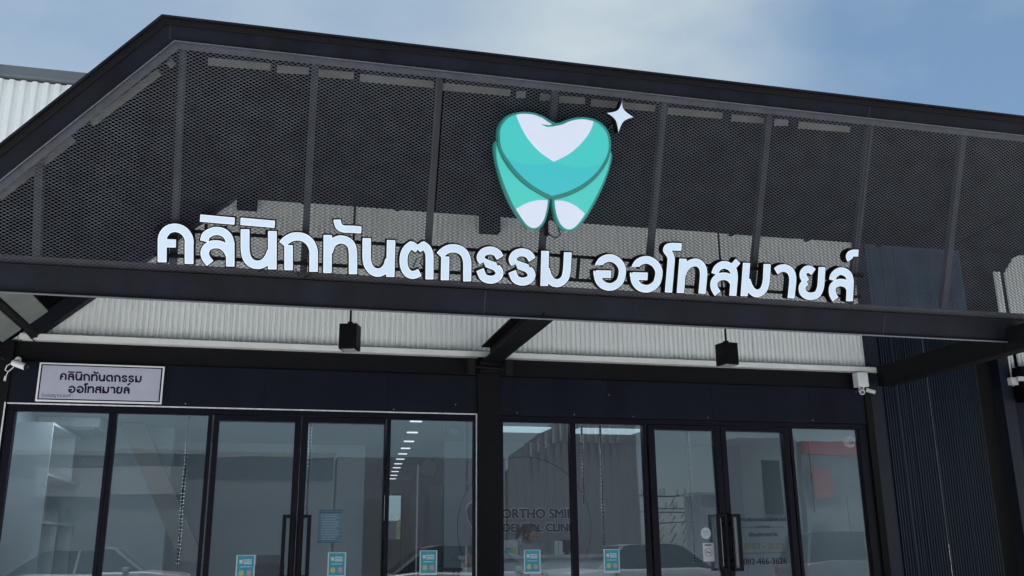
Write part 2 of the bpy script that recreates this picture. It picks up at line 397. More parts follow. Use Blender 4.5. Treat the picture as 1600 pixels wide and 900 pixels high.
# navy wall of the unit next door, still the same block
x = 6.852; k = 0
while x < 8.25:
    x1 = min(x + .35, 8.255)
    corrugated('navy_cladding_sheet', mat('lit_navy_corrugated_steel', (.038, .075, .112), .45, 0, .25, 5, spec=.4, stretch=(1, 1, .1)), bld, x, x1, .042 + (k % 2) * .003, 3.95, 5.3, pitch=.036, depth=.012, prof=[(0, 0), (.15, 1), (.5, 1), (.65, 0)])  # upper sheets in a paler copy of the navy, painting in the sheen
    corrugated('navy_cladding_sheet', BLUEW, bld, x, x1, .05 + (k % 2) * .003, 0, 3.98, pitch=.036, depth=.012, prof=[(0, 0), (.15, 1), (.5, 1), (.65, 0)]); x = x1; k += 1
for xx in (6.93, 7.09, 7.27): bx('cladding_joint', mat('navy_joint', (.012, .02, .03), .5), bld, xx, xx + .008, .026, .034, 0, 5.2)
corrugated('cladding_sheet', WALLM, bld, 8.87, 12, .03, 3.42, lambda x: min(5.3, 4.78 + (x - 8.87) * 1.2))
corrugated('cladding_sheet', WALLM, bld, 8.70, 8.81, .02, 3.50, 4.78)
bx('wall_core', FASD, bld, 8.44, 12, .06, .2, 3.3, 5.3)
bx('ledge_flashing', FLASH, bld, 8.60, 12, -.12, .02, 3.31, 3.40)
bx('side_wall', FASC, bld, 8.67, 12, .04, .2, 0, 3.3)
# interior shell
bx('floor_slab', IFLOOR, bld, -2.6, 6.68, .1, 12, .0, .12)
bx('ceiling', ICEIL, bld, -2.6, 6.68, .1, 12, 2.85, 2.859)
bx('left_wall', IWALL, bld, -2.62, -2.5, .1, 4, .12, 2.85)
bx('back_wall', IWALL, bld, -2.5, 1.12, 3.7, 3.8, .12, 2.849)
bx('reception_wall', mat('reception_grey_wall', (.34, .36, .38), .7, 0, .05, 2), bld, 2.18, 6.68, 3.0, 3.1, .12, 2.849)
bx('right_wall', IWALL, bld, 6.55, 6.68, .16, 3.0, .12, 2.849)
def slabwall(name, mt, a, b, th, z0, z1): MB().bar((a[0], a[1], (z0 + z1) / 2), (b[0], b[1], (z0 + z1) / 2), th, z1 - z0).build(name, mt, bld)
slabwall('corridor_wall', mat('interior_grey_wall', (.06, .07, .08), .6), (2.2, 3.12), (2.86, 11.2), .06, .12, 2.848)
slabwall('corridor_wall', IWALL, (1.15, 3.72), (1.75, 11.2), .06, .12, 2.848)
# corridor end wall with a back door opening to daylight
ew = MB().box(1.6, 2.24, 11, 11.1, .12, 2.849).box(2.66, 3.2, 11, 11.1, .12, 2.849).box(2.24, 2.66, 11, 11.1, 2.56, 2.849)
ew.build('end_wall', IWALL, bld)
bd = MB().box(2.24, 2.27, 10.97, 11.05, .12, 2.56).box(2.63, 2.66, 10.97, 11.05, .12, 2.56).box(2.27, 2.63, 10.97, 11.05, 2.53, 2.56).build('back_door', ALU, bld)
bx('pane', CGLASS, bd, 2.272, 2.628, 11.0, 11.006, 1.62, 2.528); bx('lower_panel', IDARK, bd, 2.272, 2.628, 10.99, 11.02, .12, 1.618)

# shopfront: windows and doors, glass in the plane y = 0.02
GY = .02
bay1 = dict(x0=-2.47, x1=1.99, panes=[(-2.394, -1.582, 'w'), (-1.508, -.679, 'w'), (-.574, .146, 'd'), (.276, 1.035, 'd'), (1.098, 1.955, 'w')])
bay2 = dict(x0=2.22, x1=6.60, panes=[(2.27, 2.998, 'w'), (3.062, 3.829, 'w'), (3.96, 4.674, 'd'), (4.806, 5.515, 'd'), (5.634, 6.489, 'w')])
def pane(parent, a, b, z0, z1, k):
    g = MB().quad((-(b - a) / 2, 0, 0), ((b - a) / 2, 0, 0), ((b - a) / 2, 0, z1 - z0), (-(b - a) / 2, 0, z1 - z0)).build('pane', GLASS, parent, fix=False)
    g.location = ((a + b) / 2, GY, z0); rr = random.Random(k)
    g.rotation_euler = (R(rr.uniform(-.06, .06)), 0, R(rr.uniform(-.15, .15)))
    return g
cnt = 0
for bay in (bay1, bay2):
    X0, X1, P_ = bay['x0'], bay['x1'], bay['panes']
    fr = MB(); fr.box(X0, X1, -.02, .07, 2.747, 2.797); fr.box(X0, P_[0][0] - .001, -.02, .07, .13, 2.745); fr.box(P_[-1][1] + .001, X1, -.02, .07, .13, 2.745)
    fr.build('shopfront_frame', ALU, bld, bevel=.002)
    for i, (a, b, t) in enumerate(P_):
        cnt += 1
        if t == 'w':
            win = MB().box(a - .036 if i else a, b + .036 if i < 4 else b, -.01, .06, .13, .23).build('window', ALU, bld)
            for q in (a, b):
                if (i == 0 and q == a) or (i == 4 and q == b): continue
                s = -1 if q == a else 1
                lo, hi = sorted((q, q + s * .036)); bx('mullion', ALU, win, lo + .0005, hi - .0005, -.022, .065, .232, 2.745, bevel=.002)
            bx('glazing_bead', ALU, win, a, b, -.008, .05, 2.735, 2.746)
            pane(win, a, b, .232, 2.742, cnt)
        else:
            left = (i == 2)
            ox0, ox1 = (P_[1][1] + .037, (P_[2][1] + P_[3][0]) / 2 - .003) if left else ((P_[2][1] + P_[3][0]) / 2 + .003, P_[4][0] - .037)
            d = MB().box(ox0 + .018, a, -.03, .05, .14, 2.738).box(b, ox1 - .0, -.03, .05, .14, 2.738) if left else MB().box(ox0, a, -.03, .05, .14, 2.738).box(b, ox1 - .018, -.03, .05, .14, 2.738)
            d.box(a, b, -.03, .05, 2.685, 2.738).box(a, b, -.03, .05, .14, .28)
            d = d.build('door', ALU, bld, bevel=.003)
            pane(d, a, b, .28, 2.686, cnt)
            s = -1 if left else 1; xb = (b + .03) if left else (a - .03); xo = xb - .10 if left else xb + .10
            h = MB(); zt, zb = 1.79, 1.20
            h.box(min(xo, xo - s * .036), max(xo, xo - s * .036), -.095, -.070, zb, zt)
            h.box(min(xb, xo - s * .0365), max(xb, xo - s * .0365), -.094, -.071, zt - .03, zt).box(min(xb, xo - s * .0365), max(xb, xo - s * .0365), -.094, -.071, zb, zb + .03)
            h.box(xb - .012, xb + .012, -.0955, -.0695, zb + .001, zt - .001)
            h.box(xb - .01, xb + .01, -.0695, -.0305, zt - .12, zt - .09).box(xb - .01, xb + .01, -.0695, -.0305, zb + .09, zb + .12)
            h.build('handle', ALU, d, bevel=.002)
            if X0 > 0:
                bx('handle_reflection', mat('handle_reflection_pale', (.45, .45, .46), .3, .8), d, *( (xo + .042, xo + .056) if left else (xo - .056, xo - .042)), -.062, -.058, 1.25, 1.75)  # pale strip painting in the reflection inside the handle
# bead of white sealant round the left bay
sb = MB().box(-2.475, 2.03, -.034, -.0305, 2.799, 2.811).box(-2.487, -2.475, -.0545, -.051, .14, 2.811)
sb.build('sealant_bead', CAULK, bld); bx('sealant_bead', CAULK, bld, 1.977, 1.987, -.034, -.021, .14, 2.798)

# the pale hall rising behind on the left
hall = thing('metal_hall', 'taller pale ribbed metal hall with grey parapet cap behind the canopy on the left', 'building', (0, 0, 0))
corrugated('cladding_sheet', WALLM, hall, -14, -1.2, 2.0, 5.0, 7.06, pitch=.13, depth=.03, prof=[(0, 0), (.15, 1), (.5, 1), (.65, 0)])
bx('parapet_cap', mat('grey_flashing', (.12, .13, .15), .5, 0, .1, 3), hall, -14, -1.2, 1.90, 2.3, 7.085, 7.21)
bx('wall_core', IWALL, hall, -14, -1.2, 2.05, 2.3, 0, 7.08)

# ------------------------------------------------------------------ canopy
can = thing('entrance_canopy', 'black steel canopy with leaning expanded metal front screen over the clinic entrance', 'canopy')
UR = 12.5
def sbar(name, a, b, v_w, o0, o1, mt, parent=can, bevel=.003):
    """member lying in the screen plane from a to b (u,v), width v_w, between offsets o0..o1"""
    A = W(*a, 0); B = W(*b, 0); n = -Vector(SN); mid = (o0 + o1) / 2
    return MB().bar(A + n * mid, B + n * mid, v_w, abs(o1 - o0), up=tuple(n)).build(name, mt, parent, bevel)
def spoly(name, pts, o0, o1, mt, parent=can, bevel=0):
    return MB().prism([W(u, v, o0) for u, v in pts], -Vector(SN), o1 - o0).build(name, mt, parent, bevel)
# outline corner mitres: outer (-1.01,1.955) / inner (-.925,1.79); the diagonal falls to the left at 45 degrees
DU = 2.0
def dl(p, t): return (p[0] - t, p[1] - t * .985)
OC, IC = (-1.01, 1.955), (-.925, 1.79)
GC = (-.895, 1.735)
spoly('top_beam_web', [OC, (UR, 1.955), (UR, 1.79), IC], -.02, .03, STEEL)
spoly('top_beam_flange', [(OC[0] - .002, OC[1] + .004), (UR, 1.959), (UR, 1.945), (OC[0], 1.945)], -.02, .115, STEEL)
spoly('top_beam_lip', [IC, (UR, 1.79), (UR, 1.781), (IC[0] + .004, 1.781)], -.02, .055, mat('edge_highlight_steel', (.085, .088, .105), .4, .2, .3, 40))  # highlight along the beam edges painted in as paler steel
spoly('top_angle', [(IC[0] + .004, 1.780), (UR, 1.780), (UR, 1.735), GC], -.012, .012, mat('grey_angle_steel', (.045, .048, .062), .45, .1, .2, 12), bevel=0)
t = 2.3
spoly('diagonal_beam_web', [dl(OC, t), (OC[0] - .0005, OC[1]), (IC[0] - .0005, IC[1]), dl(IC, t)], -.021, .029, STEEL)
spoly('diagonal_beam_flange', [dl((OC[0] - .004, OC[1] + .004), t), (OC[0] - .004, OC[1] + .003), (OC[0] + .002, OC[1] - .012), dl((OC[0] + .006, OC[1] - .008), t)], -.02, .112, STEEL)
spoly('diagonal_beam_lip', [dl(IC, t), (IC[0], IC[1] - .0005), (IC[0] + .004, IC[1] - .009), dl((IC[0] + .006, IC[1] - .007), t)], -.02, .054, MATS['edge_highlight_steel'])
spoly('diagonal_angle', [dl((IC[0] + .008, IC[1] - .009), t), (IC[0] + .004, IC[1] - .011), (GC[0] - .001, GC[1]), dl(GC, t)], -.0125, .0115, MATS['grey_angle_steel'])
spoly('top_beam_shade_strip', [(OC[0] + .002, OC[1] - .013), (UR, 1.942), (UR, 1.898), (OC[0] + .022, 1.898)], .031, .055, STEELD)  # black strip put in as the shade under the top flange
spoly('diagonal_beam_shade_strip', [dl((OC[0] + .004, OC[1] - .012), t), (OC[0] + .0015, OC[1] - .013), (OC[0] + .0215, 1.898), dl((OC[0] + .035, OC[1] - .043), t)], .0305, .0545, STEELD)  # the same painted shade band along the diagonal flange
for u_ in (-.96, 4.98, 9.4): spoly('weld_seam', [(u_, 1.80), (u_ + .003, 1.80), (u_ + .003, 1.896), (u_, 1.896)], .0302, .033, MATS['grey_angle_steel'])
for u_ in (-2.3, 1.6, 5.4, 9.2): spoly('weld_seam', [(u_, -.163), (u_ + .0025, -.163), (u_ + .0025, .034), (u_, .034)], .0002, .003, MATS['grey_angle_steel'])
# bottom beam: web with two flanges
ULB = -3.1
spoly('bottom_beam_web', [(ULB, -.165), (UR, -.165), (UR, .035), (ULB, .035)], -.05, .0, STEEL)
spoly('bottom_beam_flange', [(ULB, .035), (UR, .035), (UR, .047), (ULB, .047)], -.09, .045, STEELD)
spoly('bottom_beam_flange', [(ULB, -.177), (UR, -.177), (UR, -.165), (ULB, -.165)], -.13, .045, MATS['edge_highlight_steel'])
spoly('bottom_angle', [(ULB, .048), (UR, .048), (UR, .105), (ULB, .105)], -.035, -.006, mat('dark_angle_steel', (.018, .019, .024), .5, .1, .2, 12))
# studs
stud_us = [-2.81, -1.84, -.87, .115, 1.10, 2.07, 3.045, 4.04, 5.05, 6.04, 7.03, 8.02, 9.01, 10.0, 11.0, 12.0]
for u in stud_us:
    top = 1.735 if u > -.9 else 1.735 + (u + .895) * .985
    if top < .15: continue
    me_ = MB().prism([W(u - .027, .106, -.075), W(u + .027, .106, -.075), W(u + .027, top, -.075), W(u - .027, top, -.075)], -Vector(SN), .055)
    me_.build('stud', mat('stud_steel', (.013, .0145, .021), .5, .1, .2, 8), can, .002)
# expanded metal sheet: zigzag strands twisted out of the plane
cw, ch = .0465, .0262; sw = .0043; th = .0012
v0, v1 = .05, 1.785
tilt = R(38); st = []; sf = []
nrm = -Vector(SN); uu = Vector((1, 0, 0)); vv = Vector(SV)
wid = vv * math.cos(tilt) * sw / 2 + nrm * math.sin(tilt) * sw / 2
thk = (nrm * math.cos(tilt) - vv * math.sin(tilt)) * th
nrow = int((v1 - v0) / (ch / 2))
cuts = [-3.3, -.86, 1.11, 3.05, 5.055, 7.035, 9.02, 11.0, UR]
for si in range(len(cuts) - 1):
    Vn = []; Fn = []; rs_ = random.Random(si); du = rs_.uniform(-.02, .02); dv = rs_.uniform(-.010, .010); ph1 = rs_.uniform(0, 6); offs = .009 + .003 * (si % 2); skew = rs_.uniform(-.004, .004)
    for k in range(nrow):
        vk = v0 + k * ch / 2; ph = 1 if k % 2 else -1
        ulim = max(-3.05, -.925 - (1.79 - vk) / .985 + .004, cuts[si] - .012)
        i0 = int(math.ceil(ulim / (cw / 2))); i1 = int((cuts[si + 1] + .012) / (cw / 2))
        prev = None
        for i in range(i0, i1):
            s = 1 if i % 2 else -1; u_ = i * cw / 2
            wob = .003 * math.sin(u_ * 3.1 + ph1) * math.sin(vk * 2.6 + ph1 * 2) + .0012 * math.sin(u_ * 11 + vk * 7)
            c = W(u_ + du, vk + dv + skew * (u_ - cuts[si]) + s * ph * ch / 4 * .96, offs + wob)
            n = len(Vn)
            Vn += [c - wid, c + wid, c + wid + thk, c - wid + thk]
            if prev is not None:
                for q in range(4): Fn.append((prev + q, n + q, n + (q + 1) % 4, prev + (q + 1) % 4))
            prev = n
    me = bpy.data.meshes.new('expanded_metal_sheet'); me.from_pydata([tuple(v) for v in Vn], [], Fn); me.materials.append(MESHM); me.update()
    tag(link('expanded_metal_sheet', me, can), kind='stuff')
# pale closure strips just behind the top edge of the screen
segs = [(325, 423), (433, 483), (493, 553), (563, 678), (690, 798), (808, 822), (845, 862), (875, 915), (925, 1025), (1045, 1130), (1145, 1200), (1212, 1233), (1250, 1330)]
def ub(px): return S(px, 91 + (px - 325) * .105, -.14)[0]
for a, b in segs:
    spoly('closure_strip', [(ub(a), 1.655), (ub(b), 1.668), (ub(b), 1.722), (ub(a), 1.716)], -.16, -.15, PALE)
for (a, b) in (((-1.50, 1.11), (-1.03, 1.545)), ((-2.12, .50), (-1.62, .985)), ((-.97, 1.60), (-.93, 1.64))):
    spoly('closure_strip', [(a[0], a[1]), (b[0], b[1]), (b[0] - .035, b[1] + .04), (a[0] - .035, a[1] + .04)], -.16, -.15, PALE)
# roof: flat part, sloped left part, rafters
FT = W(-.93, 1.80, -.03); FTr = W(UR, 1.80, -.03)
BT = Vector((-.567, .0, 5.0)); BTr = Vector((UR + 1, .0, 5.04)); BTx = Vector((-.80, .0, 5.0))
SLf = Vector(W(-2.95, -.19, -.03)); SLb = Vector((-2.95, .0, 2.84))
def slab(name, pts, th, mt): return MB().prism(pts, (0, 0, 1), th).build(name, mt, can)
npan = 15
for k in range(npan):
    a = k / npan; b = (k + 1) / npan - .0005
    dz = Vector((0, 0, .004 * (k % 2))); b += .002
    slab('roof_sheet', [FT.lerp(FTr, a) + dz, FT.lerp(FTr, b) + dz, BTx.lerp(BTr, b) + dz, BTx.lerp(BTr, a) + dz], .03, ROOFU)
for k in range(3):
    a = k / 3; b = (k + 1) / 3 - .001
    dz = Vector((0, 0, .004 * (k % 2 + 1))); up_ = dz + Vector((0, 0, .17)); b += .004
    slab('roof_sheet', [SLf.lerp(FT, a) + dz, SLf.lerp(FT, b) + dz, SLb.lerp(BT, b) + up_, SLb.lerp(BT, a) + up_], .03, ROOFU)
for u in stud_us:
    if u > -.9: 
        MB().bar(W(u, 1.765, -.10), (u + (.3 if u < 0 else .0), -.02, 5.01), .05, .05).build('rafter', ROOFU, can)
for xx in (2.12, -.455):
    w_ = .215 if xx > 0 else .2
    bx('wall_bracket', ROOFU, can, xx - w_ / 2, xx + w_ / 2, -.14, -.0, 4.80 if xx > 0 else 4.87, 5.02)
# edge beam along the wall on the left, pitched like the roof
MB().bar((-.60, -.075, 5.045), (-2.36, -.075, 3.45), .12, .145, up=(0, 0, 1)).build('wall_edge_beam', STEEL, can, .003)
# soffit beams from the wall to the front beam
for x_, w_ in ((2.12, .21),):
    sbm = MB().box(x_ - w_ / 2, x_ + w_ / 2, -2.16, -.115, 3.50, 3.515).box(x_ - w_ / 2, x_ + w_ / 2, -2.16, -.115, 3.34, 3.355).box(x_ - .012, x_ + .012, -2.16, -.115, 3.355, 3.50)
    sbm.build('soffit_beam', STEELD, can, .003)
bx('soffit_beam', STEELD, can, 6.74, 6.90, -2.5, -.125, 3.23, 3.46, bevel=.003)
bx('soffit_beam', STEELD, can, 8.86, 8.98, -2.16, -.125, 3.23, 3.46)
# pale soffit boards and slim rafters under the low left slope
def slope_pt(x, y, off=0): 
    z = 3.49 + (x + 2.233) * (5.0 - 3.49) / (2.233 - .567) - off; return Vector((x, y, z))
for (xa, xb, ya, yb) in ((-2.09, -2.225, -2.05, -.60), (-2.285, -2.42, -2.1, -.62)):
    MB().prism([slope_pt(xa, ya, .06), slope_pt(xb, ya, .06), slope_pt(xb, yb, .06), slope_pt(xa, yb, .06)], (0, 0, 1), .012).build('soffit_board', mat('pale_soffit_board', (.17, .185, .17), .7, 0, .2, 4), can)
for x_ in (-2.255, -2.50):
    MB().bar(slope_pt(x_, -2.12, .05), slope_pt(x_, -.22, .05), .035, .05).build('purlin', STEELD, can, .002)

# ------------------------------------------------------------------ sign lettering
A_ = (240, 330, 6.1538); B_ = (500, 330, 6.1538); C_ = (740, 370, 6.1538); D_ = (920, 370, 6.1538); E_ = (1130, 380, 6.9565)
def arc(cx, cy, rx, ry, a0, a1, k=.07, n=14):
    return [(cx + rx * math.cos(R(a0 + (a1 - a0) * i / n)), cy + ry * math.sin(R(a0 + (a1 - a0) * i / n)) + k * rx * math.cos(R(a0 + (a1 - a0) * i / n))) for i in range(n + 1)]
def sp(*p): return [tuple(q) for q in spline(p)]
def sh(path, dx, dy): return [(x + dx, y + dy) for x, y in path]
ro1 = sp((257, 203), (222, 152), (162, 131), (98, 148), (68, 195), (88, 238), (150, 264), (215, 291), (250, 345), (226, 395), (160, 413), (95, 388), (62, 315))
o1 = sp((88, 289), (128, 228), (203, 203), (275, 232), (317, 290), (323, 350), (302, 425), (255, 468), (202, 482), (140, 466), (97, 418), (82, 352), (81, 322))
o2 = [(68, 357), (215, 361)]
glyphs = [
 ('ค', A_, 43.5, [[(81, 492), (83, 300)] + arc(213, 287, 130, 128, 184, 358) + [(341, 320), (341, 508)], [(88, 307), (215, 311)]], [1, .96]),
 ('ล', A_, 42, [sp((486, 291), (503, 235), (555, 200), (610, 190), (672, 205), (718, 250), (737, 310)) + [(737, 533)],
                sp((545, 503), (508, 458), (491, 405), (508, 355), (553, 325), (607, 318), (662, 332), (705, 370), (733, 420))], [1, 1]),
 ('ิ', A_, 37, [[(446, 66), (781, 96)]], [1]),
 ('น', A_, 43, [sp((880, 172), (879, 290), (881, 380), (897, 448), (938, 498), (998, 516), (1058, 500), (1105, 450), (1133, 385)), [(1143, 190), (1141, 560)]], [1, 1]),
 ('ิ', A_, 37, [[(834, 97), (1167, 126)]], [1]),
 ('ก', A_, 42, [[(1298, 568), (1298, 325)], sp((1238, 320), (1278, 278), (1335, 248), (1400, 243), (1460, 262), (1510, 308), (1537, 375), (1539, 440)) + [(1538, 583)]], [1, 1]),
 ('ท', B_, 41, [[(75, 228), (72, 595)], sp((82, 395), (108, 322), (152, 284), (203, 272), (262, 288), (303, 332), (317, 400), (317, 450)) + [(317, 606)]], [1, 1]),
 ('ั', B_, 36, [sp((166, 80), (168, 105), (184, 148), (228, 171), (300, 173), (398, 180))], [1]),
 ('น', B_, 41, [sp((450, 258), (449, 370), (450, 460), (465, 523), (502, 572), (556, 591), (608, 574), (648, 530), (668, 465)), [(684, 277), (676, 633)]], [1, 1]),
 ('ต', B_, 39, [sp((962, 588), (925, 606), (885, 613), (842, 593), (812, 540), (803, 465), (815, 400), (848, 350), (897, 316)), [(872, 318), (941, 368)], [(941, 368), (1005, 320)], sp((975, 318), (1023, 352), (1048, 398), (1054, 450), (1054, 500)) + [(1053, 656)]], [1, .95, .95, 1]),
 ('ก', B_, 40, [[(1201, 664), (1205, 435)], sp((1150, 428), (1190, 388), (1240, 362), (1290, 357), (1350, 373), (1394, 415), (1415, 480), (1416, 530)) + [(1416, 675)]], [1, 1]),
 ('ร', C_, 38, [ro1], [1]),
 ('ร', C_, 38, [sh(ro1, 308, 18)], [1]),
 ('ม', C_, 37.5, [[(688, 135), (680, 473)], sp((907, 148), (902, 250), (896, 330), (880, 395), (842, 435), (797, 446), (752, 428), (715, 375), (695, 310))], [1, 1]),
 ('อ', D_, 35, [o1, o2], [1, 1]),
 ('อ', D_, 35, [sh(o1, 351, 18), sh(o2, 351, 20)], [1, 1]),
 ('โ', D_, 35, [sp((893, 98), (850, 97), (800, 95), (762, 103), (750, 128), (772, 158), (792, 205), (788, 280)) + [(767, 536)]], [1]),
 ('ท', D_, 35, [[(907, 211), (881, 541)], sp((893, 378), (925, 305), (970, 262), (1030, 246), (1078, 270), (1102, 322), (1104, 380)) + [(1089, 547)]], [1, 1]),
 ('ส', D_, 34, [sp((1212, 359), (1235, 303), (1290, 270), (1350, 283), (1390, 325), (1400, 390)) + [(1385, 568)], sp((1240, 548), (1207, 490), (1208, 430), (1245, 392), (1305, 379), (1358, 398), (1392, 440)), [(1384, 292), (1436, 232)]], [1, 1, .9]),
 ('ม', E_, 38.5, [[(255, 214), (228, 576)], sp((478, 226), (474, 330), (466, 430), (435, 512), (372, 547), (316, 522), (280, 465), (258, 400))], [1, 1]),
 ('า', E_, 38, [sp((573, 306), (620, 276), (680, 273), (733, 305), (756, 370), (755, 440)) + [(738, 599)]], [1]),
 ('ย', E_, 37, [sp((983, 315), (945, 286), (905, 287), (873, 318), (872, 362), (906, 421)), sp((906, 417), (862, 468), (866, 530), (908, 568), (958, 577), (1018, 560), (1053, 500), (1065, 430), (1075, 259))], [1, 1]),
 ('ล', E_, 37, [sp((1187, 403), (1207, 345), (1262, 306), (1320, 312), (1365, 350), (1383, 412)) + [(1374, 631)], sp((1222, 612), (1190, 550), (1190, 480), (1228, 440), (1290, 428), (1343, 448), (1376, 490))], [1, 1]),
 ('์', E_, 34, [sp((1470, 108), (1412, 108), (1376, 125), (1370, 152), (1385, 180))], [1]),
]
SOFF = .13
sign = thing('illuminated_sign', 'white Thai channel lettering with black returns in front of the mesh screen', 'sign', tuple(W(0, 0, 0)), rot=SROT)
board_glyphs = []
for ch_, (ox, oy, sc), hw, paths, mult in glyphs:
    strokes = []
    for p_, mu_ in zip(paths, mult):
        c_ = p_[len(p_) // 2]; a_ = S(ox + c_[0] / sc, oy + c_[1] / sc, SOFF); b_ = S(ox + (c_[0] + 10) / sc, oy + c_[1] / sc, SOFF)
        strokes.append(([S(ox + q[0] / sc, oy + q[1] / sc, SOFF) for q in p_], hw * mu_ * math.hypot(b_[0] - a_[0], b_[1] - a_[1]) / 10))
    F, x0, y0 = stroke_field(strokes, .0035, .09)
    outer = contour(F, x0, y0, .0035, .0078); face = contour(F, x0, y0, .0035, -.001); inner = contour(F, x0, y0, .0035, -.0055)
    cas = fill_curve('letter', outer, .045, SOFF - .004, BLK, sign)
    fill_curve('letter_face', face, SOFF - .0035, SOFF, LEDGE, cas)
    fill_curve('letter_panel', inner, SOFF + .0003, SOFF + .0015, LETTER, cas)
    F2, x2, y2 = stroke_field(strokes, .007, .09, 1.1)
    board_glyphs.append(contour(F2, x2, y2, .007, 0))
for v in (.372, .175):
    MB().box(-1.0, 5.1, v - .014, v + .014, .018, .043).build('mounting_rail', BLK, sign)
for px_, py_ in ((322, 350), (352, 353), (382, 356), (417, 360), (526, 366), (546, 370), (1325, 418)):
    u, vt = S(px_, py_, .05); MB().box(u - .011, u + .011, .387, max(vt, .42), .0185, .0428).build('mounting_post', BLK, sign)
for px_ in (300, 450, 610, 760, 905, 1060, 1190, 1290): 
    u = S(px_, 410, .05)[0]; MB().box(u - .012, u + .012, .189, .357, .0187, .0426).build('mounting_post', BLK, sign)
for pts in (((.98, .20, .03), (1.0, .27, .06), (1.06, .30, .05), (1.03, .24, .05), (1.07, .19, .03)), ((-.25, .13, .03), (-.22, .09, .05), (-.19, .12, .05), (-.17, .08, .04)), ((.05, .13, .03), (.08, .08, .05), (.13, .12, .05), (.12, .06, .04), (.18, .10, .04)), ((2.30, .20, .03), (2.42, .16, .04), (2.5, .22, .05), (2.62, .19, .04))):
    MB().tube(pts, .0045, 6).build('cable', BLK, sign)
# ------------------------------------------------------------------ tooth logo and star
def lp(pts, n=8):                       # closed smooth loop through crop pixels
    P_ = [S(740 + x / 4.089, 150 + y / 4.089, SOFF) for x, y in pts]; m_ = len(P_); out = []
    for i in range(m_):
        p0, p1, p2, p3 = (np.array(P_[(i + d) % m_]) for d in (-1, 0, 1, 2))
        for k in range(n):
            t = k / n; out.append(tuple(.5 * ((2 * p1) + (-p0 + p2) * t + (2 * p0 - 5 * p1 + 4 * p2 - p3) * t * t + (-p0 + 3 * p1 - 3 * p2 + p3) * t ** 3)))
    return out
def op(*parts):                         # closed loop of smooth runs meeting in corners
    out = []
    for pts in parts:
        out += [tuple(q) for q in spline([S(740 + x / 4.089, 150 + y / 4.089, SOFF) for x, y in pts], 6)][:-1]
    return out
def inset(loop, d):
    a = np.array(loop); nx = np.roll(a, -1, 0) - np.roll(a, 1, 0); L = np.hypot(nx[:, 0], nx[:, 1]) + 1e-9
    area = .5 * np.sum(a[:, 0] * np.roll(a[:, 1], -1) - np.roll(a[:, 0], -1) * a[:, 1]); s = 1 if area > 0 else -1
    nn = np.stack([-nx[:, 1] / L, nx[:, 0] / L], 1) * s; return (a + nn * d).tolist()
logo = thing('tooth_emblem', 'turquoise and white tooth emblem mounted on the mesh above the lettering', 'sign', tuple(W(0, 0, 0)), rot=SROT)
legL = [(150, 285), (135, 320), (143, 400), (165, 490), (200, 600), (245, 700), (300, 790), (345, 842), (390, 860), (432, 845), (465, 800), (485, 730), (495, 660)]
legR = [(508, 660), (513, 720), (530, 790), (560, 845), (610, 870), (660, 855), (720, 790), (775, 700), (835, 580), (875, 470), (893, 390), (885, 352), (870, 335)]
headp = [(158, 280), (160, 215), (183, 160), (230, 120), (300, 101), (375, 104), (440, 125), (490, 155), (525, 173), (568, 166), (625, 143), (700, 134), (768, 146), (825, 178), (866, 235), (880, 305), (872, 370), (842, 440), (790, 512), (705, 580), (605, 632), (503, 660), (420, 622), (335, 565), (255, 485), (195, 395), (165, 335)]
bodyL = op(legL, [(495, 660), (300, 500), (150, 285)]); bodyR = op(legR, [(870, 335), (700, 550), (508, 660)])
for bl in (bodyL, bodyR):
    c = fill_curve('root_casing', [bl], .03, SOFF - .030, TRIM, logo)
head = op(headp[:9] + [], headp[8:22], headp[21:] + [headp[0]])
rimr = fill_curve('crown_casing', [head], .03, SOFF - .006, TRIM, logo)
z = SOFF - .0295
for nm, pts, mt in (('root_face', op([(150, 310), (153, 400), (178, 500), (215, 600), (258, 695), (310, 780), (350, 830), (390, 846), (425, 832), (455, 790), (474, 725), (482, 662)], [(482, 662), (420, 628), (330, 570), (248, 490), (185, 400), (150, 310)]), TEAL2),
                    ('root_face', op([(520, 664), (527, 725), (543, 785), (570, 832), (610, 855), (652, 842), (708, 780), (762, 692), (822, 575), (864, 470), (882, 392), (884, 360)], [(884, 360), (858, 430), (800, 512), (710, 590), (610, 640), (520, 664)]), TEAL2)):
    fill_curve(nm, [pts], z, z + .002, mt, logo)
fill_curve('root_tip', [op([(275, 722), (310, 778), (350, 828), (390, 844), (424, 830), (453, 790), (472, 725), (480, 666)], [(480, 666), (425, 665), (350, 682), (275, 722)])], z + .0022, z + .0042, TOOTHW, logo)
fill_curve('root_tip', [op([(524, 668), (530, 725), (546, 785), (572, 830), (610, 852), (650, 839), (690, 795), (717, 750)], [(717, 750), (655, 700), (590, 672), (524, 668)])], z + .0022, z + .0042, TOOTHW, logo)
z = SOFF - .0055
cf = [(170, 280), (172, 218), (195, 168), (238, 132), (300, 114), (372, 117), (432, 137), (475, 165), (500, 180)]
cr = [(500, 190), (530, 190), (572, 180), (628, 157), (700, 148), (762, 159), (815, 190), (852, 240), (864, 305), (857, 365), (828, 428), (778, 495), (700, 560), (602, 610), (503, 638)]
cl = [(503, 638), (430, 603), (350, 550), (272, 475), (212, 392), (180, 335), (170, 280)]
fill_curve('crown_face', [op(cf, [(500, 180), (480, 186), (440, 180)], [(440, 180), (470, 195), (500, 190)], cr, cl)], z, z + .002, TEAL, logo)
fill_curve('crown_base', [op([(205, 385), (280, 425), (390, 441), (460, 434), (513, 420)], [(513, 420), (580, 445), (665, 462), (750, 453), (826, 431)], [(826, 431), (778, 495), (700, 560), (602, 610), (503, 638)], [(503, 638), (430, 603), (350, 550), (272, 475), (205, 385)])], z + .0022, z + .004, TEAL3, logo)
